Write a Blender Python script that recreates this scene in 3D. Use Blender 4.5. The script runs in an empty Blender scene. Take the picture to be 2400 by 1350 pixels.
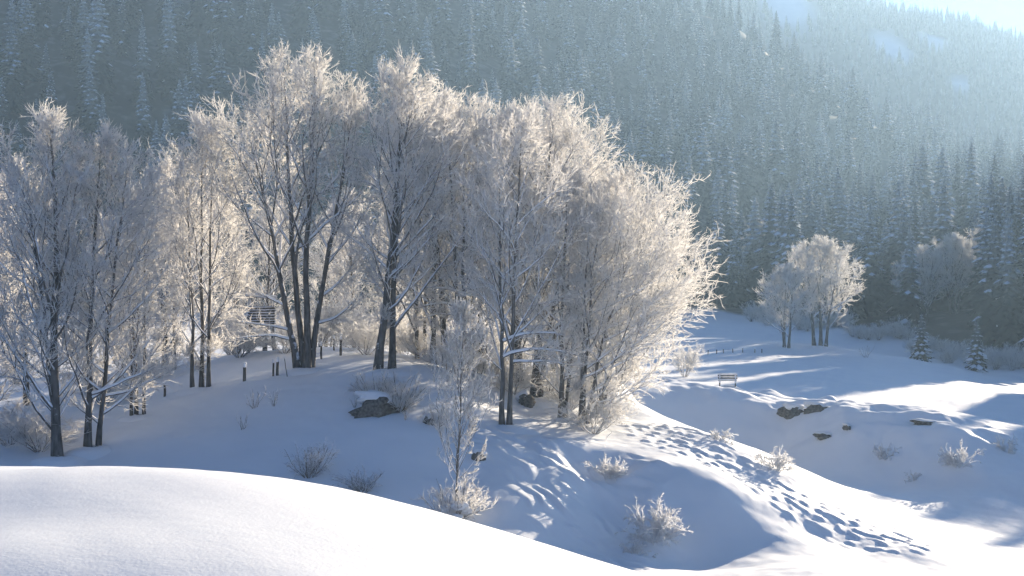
import bpy, math, random
import numpy as np
from mathutils import Vector

S = bpy.context.scene
R = math.radians

# ------------------------------------------------------------------ camera
F = 3485.0                       # focal length in pixels of a 2400 px wide picture
PITCH = math.atan(75.0 / F)      # eye level is row 600 of 1350
cam_d = bpy.data.cameras.new("camera")
cam = bpy.data.objects.new("camera", cam_d)
S.collection.objects.link(cam)
cam_d.sensor_width = 36.0
cam_d.lens = 36.0 * F / 2400.0
cam_d.clip_start = 0.1
cam_d.clip_end = 6000
cam.location = (0, 0, 0)
cam.rotation_euler = (math.pi / 2 - PITCH, 0, 0)
S.camera = cam
S.render.resolution_x, S.render.resolution_y = 1024, 576

# ------------------------------------------------------------------ sky, sun, exposure
SUN_AZ, SUN_EL = R(31.0), R(10.0)          # azimuth to the right of the view direction
w = bpy.data.worlds.new("World"); S.world = w; w.use_nodes = True
nt = w.node_tree; nt.nodes.clear()
out = nt.nodes.new("ShaderNodeOutputWorld"); bg = nt.nodes.new("ShaderNodeBackground")
sky = nt.nodes.new("ShaderNodeTexSky"); sky.sky_type = 'NISHITA'
sky.sun_disc = False; sky.sun_elevation = SUN_EL; sky.sun_rotation = SUN_AZ
sky.altitude = 2500; sky.air_density = 0.6; sky.dust_density = 0.0; sky.ozone_density = 4.0
bg.inputs[1].default_value = 0.05
nt.links.new(sky.outputs[0], bg.inputs[0]); nt.links.new(bg.outputs[0], out.inputs[0])

sd = bpy.data.lights.new("sun", 'SUN'); sun = bpy.data.objects.new("sun", sd)
S.collection.objects.link(sun)
sd.energy = 5.0; sd.angle = R(0.5); sd.color = (1.0, 0.84, 0.64)
SUNV = Vector((math.sin(SUN_AZ) * math.cos(SUN_EL), math.cos(SUN_AZ) * math.cos(SUN_EL), math.sin(SUN_EL)))
sun.rotation_euler = SUNV.to_track_quat('Z', 'Y').to_euler()
S.view_settings.view_transform = 'Standard'
S.view_settings.look = 'None'
S.view_settings.exposure = 2.18
S.view_settings.gamma = 1.0
S.view_settings.use_curve_mapping = False
S.cycles.use_denoising = True
try:
    S.cycles.denoiser = 'OPENIMAGEDENOISE'
    S.cycles.denoising_input_passes = 'RGB_ALBEDO_NORMAL'
    S.cycles.denoising_prefilter = 'ACCURATE'
except Exception:
    pass
S.cycles.max_bounces = 10
S.cycles.diffuse_bounces = 9
S.cycles.glossy_bounces = 1
S.cycles.transmission_bounces = 9
S.cycles.volume_bounces = 0
S.cycles.transparent_max_bounces = 6
S.cycles.sample_clamp_indirect = 6.0
S.cycles.caustics_reflective = False
S.cycles.caustics_refractive = False
HAZE_DENSITY = 0.00031

# ------------------------------------------------------------------ helpers
cp, sp_ = math.cos(PITCH), math.sin(PITCH)
def P(px, py, D):
    """world point seen at pixel (px, py) at depth y = D"""
    a = (px - 1200.0) / F; b = (675.0 - py) / F
    x, y, z = a, cp + b * sp_, -sp_ + b * cp
    return (x * D / y, D, z * D / y)

def rng(seed): return np.random.default_rng(seed)

def obj(name, data, parent=None, loc=None, rot=None, scale=None):
    o = bpy.data.objects.new(name, data)
    S.collection.objects.link(o)
    if parent is not None: o.parent = parent
    if loc is not None: o.location = loc
    if rot is not None: o.rotation_euler = rot
    if scale is not None: o.scale = scale if hasattr(scale, '__len__') else (scale,) * 3
    return o

def tag(o, label=None, cat=None, group=None, kind=None):
    if label: o["label"] = label
    if cat: o["category"] = cat
    if group: o["group"] = group
    if kind: o["kind"] = kind
    return o

def mesh(name, V, polys, mat=None, smooth=False):
    """polys: list of (M,k) integer arrays"""
    me = bpy.data.meshes.new(name)
    V = np.asarray(V, dtype=np.float32).reshape(-1, 3)
    polys = [np.asarray(p, dtype=np.int32) for p in polys if len(p)]
    loops = np.concatenate([p.ravel() for p in polys])
    sizes = np.concatenate([np.full(len(p), p.shape[1], dtype=np.int32) for p in polys])
    starts = np.concatenate([[0], np.cumsum(sizes)[:-1]]).astype(np.int32)
    me.vertices.add(len(V)); me.vertices.foreach_set("co", V.ravel())
    me.loops.add(len(loops)); me.loops.foreach_set("vertex_index", loops)
    me.polygons.add(len(sizes)); me.polygons.foreach_set("loop_start", starts)
    me.polygons.foreach_set("loop_total", sizes)
    if smooth: me.polygons.foreach_set("use_smooth", np.ones(len(sizes), dtype=bool))
    me.update(calc_edges=True)
    if mat is not None: me.materials.append(mat)
    return me

class MB:
    """collects arrays of geometry"""
    def __init__(s): s.V = []; s.F3 = []; s.F4 = []; s.n = 0
    def add(s, V, F4=None, F3=None):
        V = np.asarray(V, float).reshape(-1, 3)
        if F4 is not None and len(F4): s.F4.append(np.asarray(F4) + s.n)
        if F3 is not None and len(F3): s.F3.append(np.asarray(F3) + s.n)
        s.V.append(V); s.n += len(V)
    def mesh(s, name, mat, smooth=False):
        ps = []
        if s.F4: ps.append(np.concatenate(s.F4))
        if s.F3: ps.append(np.concatenate(s.F3))
        return mesh(name, np.concatenate(s.V), ps, mat, smooth)

def unit(v): return v / np.maximum(np.linalg.norm(v, axis=-1, keepdims=True), 1e-9)

def frames(T):
    ref = np.where(np.abs(T[..., 2:3]) > 0.9, np.array([1.0, 0, 0]), np.array([0, 0, 1.0]))
    A = unit(np.cross(T, ref)); B = np.cross(T, A)
    return A, B

def tubes(mb, PL, RD, sides=4, cap=False):
    """PL (N,K,3) polylines, RD (N,K) radii"""
    N, K, _ = PL.shape
    if N == 0: return
    T = np.empty_like(PL)
    T[:, 1:-1] = PL[:, 2:] - PL[:, :-2]; T[:, 0] = PL[:, 1] - PL[:, 0]; T[:, -1] = PL[:, -1] - PL[:, -2]
    T = unit(T)
    A0, _ = frames(unit(PL[:, -1] - PL[:, 0]))
    A = unit(A0[:, None] - T * np.sum(A0[:, None] * T, -1, keepdims=True)); B = np.cross(T, A)
    an = np.arange(sides) * 2 * math.pi / sides
    V = PL[:, :, None] + RD[:, :, None, None] * (A[:, :, None] * np.cos(an)[None, None, :, None] + B[:, :, None] * np.sin(an)[None, None, :, None])
    base = (np.arange(N) * K * sides)[:, None, None]
    k = (np.arange(K - 1) * sides)[None, :, None]; s = np.arange(sides)[None, None, :]; s2 = (s + 1) % sides
    F4 = np.stack([base + k + s, base + k + s2, base + k + sides + s2, base + k + sides + s], -1).reshape(-1, 4)
    F3 = None
    V = V.reshape(-1, 3)
    if cap:
        n0 = len(V)
        V = np.concatenate([V, PL[:, -1]])
        b2 = (np.arange(N) * K * sides + (K - 1) * sides)[:, None]
        ss = np.arange(sides)[None]
        F3 = np.stack([b2 + ss, b2 + (ss + 1) % sides, np.broadcast_to(n0 + np.arange(N)[:, None], (N, sides))], -1).reshape(-1, 3)
    mb.add(V, F4, F3)

def spikes(mb, p0, p1, r):
    """three-sided needles p0->p1"""
    T = unit(p1 - p0); A, B = frames(T)
    an = np.arange(3) * 2 * math.pi / 3
    ring = p0[:, None] + r[:, None, None] * (A[:, None] * np.cos(an)[None, :, None] + B[:, None] * np.sin(an)[None, :, None])
    V = np.concatenate([ring, p1[:, None]], 1).reshape(-1, 3)
    b = (np.arange(len(p0)) * 4)[:, None]
    F = np.concatenate([b + np.array([[0, 1, 3]]), b + np.array([[1, 2, 3]]), b + np.array([[2, 0, 3]])], 0)
    mb.add(V, None, F)

def box(mb, c, size, rz=0.0, tilt=None):
    c = np.asarray(c, float); h = np.asarray(size, float) / 2
    q = np.array([[x, y, z] for z in (-1, 1) for y in (-1, 1) for x in (-1, 1)], float) * h
    if tilt is not None:
        ca, sa = math.cos(tilt), math.sin(tilt)
        q = np.stack([q[:, 0] * ca + q[:, 2] * sa, q[:, 1], -q[:, 0] * sa + q[:, 2] * ca], 1)
    ca, sa = math.cos(rz), math.sin(rz)
    q = np.stack([q[:, 0] * ca - q[:, 1] * sa, q[:, 0] * sa + q[:, 1] * ca, q[:, 2]], 1) + c
    mb.add(q, [[0, 2, 3, 1], [4, 5, 7, 6], [0, 1, 5, 4], [2, 6, 7, 3], [0, 4, 6, 2], [1, 3, 7, 5]])

# gradient noise
_pr = rng(7); _perm = _pr.permutation(512).astype(np.int64); _g = unit(_pr.normal(size=(512, 2)))
def noise(x, y):
    xi = np.floor(x).astype(np.int64); yi = np.floor(y).astype(np.int64)
    xf = x - xi; yf = y - yi
    u = xf * xf * xf * (xf * (xf * 6 - 15) + 10); v = yf * yf * yf * (yf * (yf * 6 - 15) + 10)
    def gr(ix, iy, fx, fy):
        h = _perm[(_perm[ix & 511] + iy) & 511]
        return _g[h, 0] * fx + _g[h, 1] * fy
    a = gr(xi, yi, xf, yf); b = gr(xi + 1, yi, xf - 1, yf)
    c = gr(xi, yi + 1, xf, yf - 1); d = gr(xi + 1, yi + 1, xf - 1, yf - 1)
    return (a + (b - a) * u) * (1 - v) + (c + (d - c) * u) * v * 1.0 if False else (a * (1 - u) + b * u) * (1 - v) + (c * (1 - u) + d * u) * v
def fbm(x, y, o=3):
    s = 0; a = 1.0
    for i in range(o):
        s = s + a * noise(x * 2 ** i + 17.3 * i, y * 2 ** i - 9.1 * i); a *= 0.5
    return s
def sstep(a, b, x):
    t = np.clip((x - a) / (b - a), 0, 1); return t * t * (3 - 2 * t)

# ------------------------------------------------------------------ materials
def newmat(name):
    m = bpy.data.materials.new(name); m.use_nodes = True
    nt = m.node_tree; nt.nodes.clear()
    o = nt.nodes.new("ShaderNodeOutputMaterial")
    return m, nt, o
def N(nt, t, **kw):
    n = nt.nodes.new(t)
    for k, v in kw.items(): setattr(n, k, v)
    return n
def ramp(nt, fac, stops):
    r = N(nt, "ShaderNodeValToRGB")
    els = r.color_ramp.elements
    while len(els) < len(stops): els.new(0.5)
    for e, (p, c) in zip(els, stops):
        e.position = p; e.color = (*c, 1) if len(c) == 3 else c
    nt.links.new(fac, r.inputs[0]); return r
def mix(nt, fac, a, b):
    m = N(nt, "ShaderNodeMix", data_type='RGBA')
    for i, v in ((0, fac), (6, a), (7, b)):
        if hasattr(v, 'links'): nt.links.new(v, m.inputs[i])
        else: m.inputs[i].default_value = v if i == 0 else (*v, 1)
    return m.outputs[2]

def snow_ground():
    m, nt, o = newmat("snow_ground")
    L = nt.links.new
    geo = N(nt, "ShaderNodeNewGeometry")
    b = N(nt, "ShaderNodeBsdfPrincipled")
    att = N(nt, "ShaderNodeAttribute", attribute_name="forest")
    n1 = N(nt, "ShaderNodeTexNoise"); n1.inputs["Scale"].default_value = 0.35; n1.inputs["Detail"].default_value = 6
    L(geo.outputs["Position"], n1.inputs["Vector"])
    snowc = ramp(nt, n1.outputs["Fac"], [(0.3, (0.715, 0.75, 0.785)), (0.7, (0.765, 0.79, 0.815))])
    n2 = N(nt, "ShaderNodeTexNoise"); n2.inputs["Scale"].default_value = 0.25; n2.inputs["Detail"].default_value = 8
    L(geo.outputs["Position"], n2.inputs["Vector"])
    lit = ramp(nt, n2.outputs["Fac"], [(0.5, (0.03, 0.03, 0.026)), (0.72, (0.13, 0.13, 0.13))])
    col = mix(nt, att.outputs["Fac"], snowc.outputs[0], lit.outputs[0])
    L(col, b.inputs["Base Color"])
    b.inputs["Roughness"].default_value = 0.72
    b.inputs["Specular IOR Level"].default_value = 0.2
    n3 = N(nt, "ShaderNodeTexNoise"); n3.inputs["Scale"].default_value = 5; n3.inputs["Detail"].default_value = 8; n3.inputs["Roughness"].default_value = 0.65
    L(geo.outputs["Position"], n3.inputs["Vector"])
    bp = N(nt, "ShaderNodeBump"); bp.inputs["Strength"].default_value = 0.16; bp.inputs["Distance"].default_value = 0.03
    n4 = N(nt, "ShaderNodeTexNoise"); n4.inputs["Scale"].default_value = 45; n4.inputs["Detail"].default_value = 4
    L(geo.outputs["Position"], n4.inputs["Vector"])
    bq = N(nt, "ShaderNodeBump"); bq.inputs["Strength"].default_value = 0.22; bq.inputs["Distance"].default_value = 0.008
    L(n4.outputs["Fac"], bq.inputs["Height"]); L(bp.outputs[0], bq.inputs["Normal"])
    L(n3.outputs["Fac"], bp.inputs["Height"]); L(bq.outputs[0], b.inputs["Normal"])
    L(b.outputs[0], o.inputs[0]); return m

def bark(name, c1, c2, snow=0.35, scale=6.0):
    m, nt, o = newmat(name); L = nt.links.new
    b = N(nt, "ShaderNodeBsdfPrincipled")
    geo = N(nt, "ShaderNodeNewGeometry"); tc = N(nt, "ShaderNodeTexCoord")
    mp = N(nt, "ShaderNodeMapping"); mp.inputs["Scale"].default_value = (1, 1, 0.25); L(tc.outputs["Object"], mp.inputs[0])
    n = N(nt, "ShaderNodeTexNoise"); n.inputs["Scale"].default_value = scale; n.inputs["Detail"].default_value = 8
    L(mp.outputs[0], n.inputs["Vector"])
    c = ramp(nt, n.outputs["Fac"], [(0.35, c1), (0.7, c2)])
    sx = N(nt, "ShaderNodeSeparateXYZ"); L(geo.outputs["Normal"], sx.inputs[0])
    n2 = N(nt, "ShaderNodeTexNoise"); n2.inputs["Scale"].default_value = 2.2; n2.inputs["Detail"].default_value = 6; L(tc.outputs["Object"], n2.inputs["Vector"])
    ad = N(nt, "ShaderNodeMath", operation='MULTIPLY_ADD'); L(n2.outputs["Fac"], ad.inputs[0]); ad.inputs[1].default_value = 0.9; L(sx.outputs[2], ad.inputs[2])
    sr = ramp(nt, ad.outputs[0], [(1.0 - snow - 0.06, (0, 0, 0)), (1.0 - snow + 0.06, (1, 1, 1))])
    col = mix(nt, sr.outputs[0], c.outputs[0], (0.86, 0.87, 0.9))
    L(col, b.inputs["Base Color"]); b.inputs["Roughness"].default_value = 0.85; b.inputs["Specular IOR Level"].default_value = 0.2
    bp = N(nt, "ShaderNodeBump"); bp.inputs["Strength"].default_value = 0.6; bp.inputs["Distance"].default_value = 0.03
    L(n.outputs["Fac"], bp.inputs["Height"]); L(bp.outputs[0], b.inputs["Normal"])
    L(b.outputs[0], o.inputs[0]); return m

def frost(name, col, trans=0.45, dark=None):
    m, nt, o = newmat(name); L = nt.links.new
    d = N(nt, "ShaderNodeBsdfDiffuse"); t = N(nt, "ShaderNodeBsdfTranslucent"); mx = N(nt, "ShaderNodeMixShader")
    tc = N(nt, "ShaderNodeTexCoord")
    n = N(nt, "ShaderNodeTexNoise"); n.inputs["Scale"].default_value = 1.3; n.inputs["Detail"].default_value = 6
    L(tc.outputs["Object"], n.inputs["Vector"])
    dk = dark or tuple(c * 0.75 for c in col)
    r = ramp(nt, n.outputs["Fac"], [(0.35, dk), (0.6, col)])
    L(r.outputs[0], d.inputs[0]); L(r.outputs[0], t.inputs[0])
    mx.inputs[0].default_value = trans
    L(d.outputs[0], mx.inputs[1]); L(t.outputs[0], mx.inputs[2]); L(mx.outputs[0], o.inputs[0]); return m

def plain(name, c1, c2, scale=5.0, rough=0.85, bump=0.4):
    m, nt, o = newmat(name); L = nt.links.new
    b = N(nt, "ShaderNodeBsdfPrincipled"); tc = N(nt, "ShaderNodeTexCoord")
    n = N(nt, "ShaderNodeTexNoise"); n.inputs["Scale"].default_value = scale; n.inputs["Detail"].default_value = 8
    L(tc.outputs["Object"], n.inputs["Vector"])
    c = ramp(nt, n.outputs["Fac"], [(0.35, c1), (0.68, c2)])
    L(c.outputs[0], b.inputs["Base Color"]); b.inputs["Roughness"].default_value = rough; b.inputs["Specular IOR Level"].default_value = 0.2
    bp = N(nt, "ShaderNodeBump"); bp.inputs["Strength"].default_value = bump; bp.inputs["Distance"].default_value = 0.04
    L(n.outputs["Fac"], bp.inputs["Height"]); L(bp.outputs[0], b.inputs["Normal"])
    L(b.outputs[0], o.inputs[0]); return m

M_SNOW = snow_ground()
M_BARK = bark("bark_maple", (0.06, 0.055, 0.05), (0.17, 0.16, 0.15), 0.31)
M_LIMB = bark("bark_limb", (0.08, 0.075, 0.07), (0.2, 0.19, 0.18), 0.58)
M_TWIG = frost("frosted_twig", (0.945, 0.937, 0.92), 0.74, (0.825, 0.815, 0.80))
M_FROST = frost("hoar_frost", (0.96, 0.96, 0.96), 0.65, (0.85, 0.85, 0.85))
M_CAP = frost("snow_cap", (0.90, 0.91, 0.92), 0.15, (0.86, 0.87, 0.88))
def needle():
    m, nt, o = newmat("spruce_needle"); L = nt.links.new
    b = N(nt, "ShaderNodeBsdfDiffuse"); tc = N(nt, "ShaderNodeTexCoord")
    n = N(nt, "ShaderNodeTexNoise"); n.inputs["Scale"].default_value = 9.0; n.inputs["Detail"].default_value = 3
    L(tc.outputs["Object"], n.inputs["Vector"])
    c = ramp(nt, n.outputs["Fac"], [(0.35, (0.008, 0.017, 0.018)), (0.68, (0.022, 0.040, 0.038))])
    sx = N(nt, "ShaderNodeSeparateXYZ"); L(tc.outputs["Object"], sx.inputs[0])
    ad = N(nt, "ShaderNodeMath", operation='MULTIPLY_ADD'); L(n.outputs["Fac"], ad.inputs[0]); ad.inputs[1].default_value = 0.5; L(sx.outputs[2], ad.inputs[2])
    k = ramp(nt, ad.outputs[0], [(0.62, (0, 0, 0)), (1.15, (0.34, 0.34, 0.34))])      # paler tops: sunlit tips put into the needle colour, tinted like rime
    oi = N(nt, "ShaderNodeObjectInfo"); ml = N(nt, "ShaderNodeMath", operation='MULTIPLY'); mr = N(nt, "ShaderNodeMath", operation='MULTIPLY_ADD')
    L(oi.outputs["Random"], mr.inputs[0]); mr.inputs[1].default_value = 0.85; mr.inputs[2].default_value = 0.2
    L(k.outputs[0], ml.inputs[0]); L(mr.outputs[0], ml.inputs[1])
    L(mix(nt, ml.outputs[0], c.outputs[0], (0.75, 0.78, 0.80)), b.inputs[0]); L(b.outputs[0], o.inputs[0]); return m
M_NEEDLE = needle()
M_SPBARK = plain("spruce_bark", (0.04, 0.032, 0.027), (0.09, 0.075, 0.062), 4.0)
M_SPSNOW = frost("spruce_snow", (0.88, 0.90, 0.93), 0.12, (0.75, 0.78, 0.82))
M_EARTH = plain("bare_earth", (0.055, 0.052, 0.046), (0.19, 0.18, 0.165), 7.0, 0.95, 0.8)
M_WOOD = bark("weathered_wood", (0.05, 0.045, 0.04), (0.17, 0.16, 0.145), 0.3, 9.0)
M_DRY = plain("dry_stem", (0.08, 0.065, 0.05), (0.17, 0.15, 0.12), 6.0)

# ------------------------------------------------------------------ terrain: survey points, joined by a smooth surface
PTS = []
def pt(px, py, D): PTS.append(P(px, py, D))
def wz(px, D, z): PTS.append(((px - 1200) / F * D, D, z))
# foreground hump the photographer stands on
for px in (-1500, -500, 300, 1200, 2000, 3000, 4200):
    wz(px, 2.0, -1.52); wz(px, 5.0, -1.58)
for px, py, D in ((-900, 1118, 14), (-400, 1108, 14), (0, 1100, 13.2), (300, 1094, 12.8), (500, 1105, 12.3), (700, 1125, 11.6), (900, 1175, 10.8), (1100, 1236, 10.0), (1250, 1286, 9.5), (1400, 1328, 9.2), (1520, 1385, 10), (1650, 1450, 10), (2000, 1500, 10), (2400, 1500, 10), (3000, 1560, 10)):
    pt(px, py, D); wz(px, D - 4.5, P(px, py, D)[2] + 0.30); pt(px, py + 42, D + 6.0); pt(px, py + 150, D + 18)
# gully bottom
for px, D, z in ((-900, 50, -12), (-300, 51, -12), (150, 52, -12.0), (500, 52, -12.2), (800, 52, -12.4), (1050, 53, -12.7), (1300, 54, -13.0), (1400, 55, -12.8), (1700, 50, -11.3), (2000, 50, -12.0), (2400, 52, -12.8), (3000, 55, -13.5)):
    wz(px, D, z)
for px, D, z in ((1700, 30, -7.8), (2100, 30, -8.6), (2500, 30, -9.0), (3200, 30, -9.0)):
    wz(px, D, z)
# left bank and grove mound, near face
for q in ((-700, 1130, 68), (-700, 1000, 80), (-700, 900, 110), (-300, 1120, 70), (-300, 1020, 77), (-300, 900, 105), (-300, 810, 170),
          (0, 1112, 70), (60, 1084, 71.5), (130, 1072, 72.3), (210, 1052, 73.5), (20, 1000, 78), (320, 985, 78), (0, 900, 100), (0, 800, 160), (0, 770, 215),
          (300, 1092, 71), (300, 1030, 74.5), (385, 930, 84), (300, 880, 98), (300, 836, 130), (300, 800, 170), (300, 770, 215),
          (470, 915, 83), (450, 1000, 76), (500, 1092, 70), (520, 850, 91), (520, 832, 104), (480, 808, 150), (480, 785, 200),
          (600, 1105, 68.5), (620, 1000, 74.5), (600, 930, 79), (572, 896, 82), (645, 886, 83), (600, 830, 92), (720, 1125, 67),
          (710, 868, 84), (800, 1000, 73), (780, 920, 78.5), (770, 830, 91), (850, 816, 95), (850, 836, 108), (800, 815, 150), (800, 785, 210),
          (850, 1165, 65.5), (850, 1080, 69), (880, 975, 74), (900, 890, 80), (905, 850, 85), (960, 835, 94), (960, 855, 110),
          (1000, 1200, 64.5), (1000, 1100, 68.5), (1000, 1000, 73), (1010, 920, 78), (1020, 860, 84), (1060, 850, 94), (1060, 872, 112), (1060, 835, 160),
          (1065, 1230, 63.5), (1100, 1120, 68), (1120, 1030, 72.5), (1130, 960, 78), (1150, 905, 86), (1150, 882, 100), (1150, 872, 125)):
    pt(*q)
# right flank of the mound, the hollow and the draped slope under it
for q in ((1185, 1008, 77), (1200, 1080, 69.6), (1200, 1180, 65), (1200, 1262, 61.8), (1185, 960, 83), (1250, 905, 92), (1250, 890, 112),
          (1260, 1025, 76), (1330, 1038, 74), (1330, 1000, 80), (1330, 1110, 70), (1330, 1190, 66.5), (1330, 1295, 62.5), (1400, 1324, 61),
          (1420, 1045, 75), (1430, 1000, 82), (1430, 960, 89), (1400, 900, 105), (1400, 880, 125), (1500, 1012, 81), (1470, 935, 92), (1430, 1120, 71.8), (1450, 1200, 68.6), (1460, 1275, 66),
          (1480, 912, 98), (1500, 903, 112), (1530, 1268, 65), (1530, 1160, 68.5), (1530, 1085, 71.5), (1490, 1312, 62.5),
          (1600, 1105, 71), (1600, 1180, 68.5), (1600, 1260, 66), (1600, 1314, 64), (1700, 1142, 69.5), (1700, 1210, 67.5), (1700, 1304, 64.5), (1780, 1192, 69), (1790, 1265, 66.5), (1790, 1300, 64.5), (1870, 1262, 67), (1860, 1310, 63),
          (1500, 958, 90), (1560, 998, 84), (1640, 1012, 82), (1700, 1040, 80), (1790, 1090, 77), (1600, 1050, 77), (1650, 1090, 73.8), (1720, 1110, 74.5),
          (1850, 1150, 74.5), (1900, 1112, 90), (1950, 1210, 71.5), (1950, 1270, 68.5), (2050, 1250, 71), (2050, 1180, 81), (2150, 1290, 68), (2150, 1200, 86), (2300, 1240, 84), (2400, 1200, 92), (2400, 1320, 70), (2150, 1345, 64), (2700, 1250, 86), (3000, 1220, 92), (1900, 1330, 60)):
    pt(*q)
# the shaded step below the bench
for px, edge, D2, crest in ((1900, 1112, 100, 956), (2000, 1134, 97, 968), (2100, 1154, 95, 985), (2200, 1162, 93, 1002), (2300, 1168, 92, 1022), (2400, 1166, 92, 1046), (2600, 1160, 93, 1065), (2900, 1150, 95, 1080)):
    pt(px, edge, D2); pt(px, crest, D2 + 10.5); pt(px, (edge + crest) / 2 + 6, D2 + 5.5); pt(px, edge - 16, D2 + 2.0)
for px, crest in ((1540, 905), (1600, 908), (1680, 912), (1750, 926), (1830, 945)):
    pt(px, crest, 114)
for px, z in ((1540, -12.2), (1600, -13.2), (1700, -14.2), (1800, -14.7)):
    wz(px, 107.5, z); wz(px, 98, z)
for px, z in ((1560, -11.3), (1700, -12.0), (1900, -13.0), (2100, -13.9), (2300, -14.6), (2600, -15.2)):
    wz(px, 125, z)
# meadow
for q in ((1560, 880, 160), (1700, 872, 170), (1560, 835, 215), (1700, 830, 215), (1660, 722, 350), (1500, 800, 240), (1500, 730, 350), (1300, 800, 230), (1300, 740, 340), (1000, 790, 230), (1000, 745, 340),
          (700, 775, 240), (700, 740, 340), (350, 765, 240), (350, 740, 335), (0, 745, 330), (-400, 760, 240), (-400, 740, 330), (-1000, 760, 230), (-1000, 740, 330),
          (1835, 822, 228), (1920, 808, 238), (1800, 760, 300), (1850, 905, 158), (2000, 890, 172), (2000, 835, 225), (2060, 925, 158), (2200, 950, 158), (2350, 985, 150), (2200, 880, 195), (2150, 845, 225), (2400, 920, 195), (2400, 893, 226), (2600, 950, 190), (2600, 960, 160), (3000, 980, 180)):
    pt(*q)
# near forested slope
for px, rows in ((-1600, ((375, 600), (460, 310), (550, 40), (680, -90))), (-800, ((375, 600), (460, 300), (555, 20), (690, -110))), (0, ((380, 600), (465, 300), (560, 10), (700, -140))),
                 (400, ((385, 605), (475, 315), (575, 30), (720, -120))), (800, ((390, 615), (490, 335), (600, 60), (750, -90))), (1200, ((400, 630), (515, 375), (650, 120), (820, -40))),
                 (1500, ((405, 645), (540, 425), (690, 215), (890, 0))), (1750, ((400, 655), (540, 490), (700, 300), (880, 110))), (2000, ((300, 765), (410, 648), (550, 520), (700, 400), (850, 285))),
                 (2200, ((265, 828), (390, 690), (540, 560), (690, 450), (830, 355))), (2400, ((255, 850), (380, 715), (540, 590), (680, 495), (800, 418)))):
    for D, py in rows: pt(px, py, D)
for px, D, z in ((2000, 1010, 42), (2200, 990, 22), (2400, 960, 10), (1750, 1060, 90), (1500, 1100, 135), (1200, 1100, 165), (2700, 1000, 40)):
    wz(px, D, z)
# far mountain
for q in ((1500, -30, 1380), (1750, -40, 1380), (1900, -20, 1380), (2000, -5, 1380), (2100, 22, 1380), (2200, 60, 1380), (2300, 90, 1380), (2400, 130, 1380), (2600, 190, 1380), (2900, 240, 1380)):
    pt(*q)
for px in (1900, 2100, 2300, 2500): wz(px, 1220, 110)
for px in (-1600, -800, 0, 800): wz(px, 1100, 150); wz(px, 1550, 150)
for px in (1500, 2000, 2400, 3000): wz(px, 1550, 175)
# unseen hill on the right, its shape set to shade the meadow
for px, D, z in ((2700, 240, -15), (2700, 290, -5), (2700, 400, 3), (2700, 520, 16), (2700, 650, 12), (2700, 850, 55),
                 (3000, 220, -14), (3000, 270, -4), (3000, 400, 2), (3000, 520, 8), (3000, 700, 10),
                 (3600, 160, -13), (3600, 205, -8), (3600, 300, -2), (3600, 420, 4), (3600, 700, 15),
                 (4400, 110, -12), (4400, 170, -8), (4400, 300, 0), (4400, 500, 8)):
    wz(px, D, z)
PTS = np.array(PTS)
def _uv(x, y):
    az = np.arctan2(x, y); r = np.hypot(x, y)
    return np.stack([np.clip(az, -1.0, 1.0) * 3.4, 4.0 * np.log(np.maximum(r, 1.5))], -1)
_C = _uv(PTS[:, 0], PTS[:, 1])
def _phi(d2): return 0.5 * d2 * np.log(d2 + 1e-9)
_n = len(_C)
_A = _phi(((_C[:, None] - _C[None]) ** 2).sum(-1)) + np.eye(_n) * 0.002
_Q = np.concatenate([np.ones((_n, 1)), _C], 1)
_K = np.block([[_A, _Q], [_Q.T, np.zeros((3, 3))]])
_W = np.linalg.solve(_K, np.concatenate([PTS[:, 2], np.zeros(3)]))
def base_z(x, y):
    uv = _uv(x, y).reshape(-1, 2); o = np.empty(len(uv))
    for i in range(0, len(uv), 20000):
        u = uv[i:i + 20000]
        d2 = (u * u).sum(1)[:, None] + (_C * _C).sum(1)[None] - 2 * u @ _C.T
        o[i:i + 20000] = _phi(np.maximum(d2, 0)) @ _W[:_n] + _W[_n] + u @ _W[_n + 1:]
    o = o.reshape(np.shape(x))
    az = np.abs(np.arctan2(x, y)); r = np.hypot(x, y)
    kn = 1 - sstep(5.0, 8.5, r); o = o * (1 - kn) + (-1.6 - 0.02 * r - 0.10 * np.maximum(x, 0)) * kn
    k = sstep(1.4, 2.8, az)
    return o * (1 - k) + (-1.65 - 0.02 * r) * k

def dseg(x, y, pts):
    """distance to a polyline in plan"""
    best = np.full(np.shape(x), 1e9)
    for (ax, ay), (bx, by) in zip(pts[:-1], pts[1:]):
        dx, dy = bx - ax, by - ay
        t = np.clip(((x - ax) * dx + (y - ay) * dy) / (dx * dx + dy * dy), 0, 1)
        best = np.minimum(best, np.hypot(x - ax - t * dx, y - ay - t * dy))
    return best
def xy(px, D): return ((px - 1200) / F * D, D)

MOUNDS = [(1706, 892, 138, 2.2, 3.0), (1800, 912, 134, 1.5, 2.5), (1870, 908, 132, 2.0, 2.6), (2055, 912, 136, 3.0, 3.0), (2150, 945, 130, 1.6, 3.2),
          (2230, 975, 128, 2.2, 2.2), (2330, 1010, 124, 1.6, 2.0), (1985, 1000, 105.5, 1.6, 1.2), (2190, 1003, 102.5, 1.8, 1.2), (2420, 996, 128, 2.6, 2.6), (2270, 1000, 112, 1.3, 1.5), (1950, 930, 131, 1.2, 2.5)]
_mz = []
for px, py, D, sx, sy in MOUNDS:
    X, Y, Z = P(px, py, D)
    _mz.append((X, Y, sx, sy, float(np.clip(Z - float(base_z(np.array([X]), np.array([Y]))[0]), 0.1, 0.75 if D < 120 else 1.3))))
BAND = [xy(1560, 82), xy(1640, 77.5), xy(1740, 74.5), xy(1840, 72.5), xy(1950, 71), xy(2080, 70)]
DRAPE = [xy(1210, 73), xy(1280, 71), xy(1350, 68), xy(1410, 65)]
DRAPE2 = [xy(1470, 71.5), xy(1430, 67.5), xy(1430, 63)]
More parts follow.
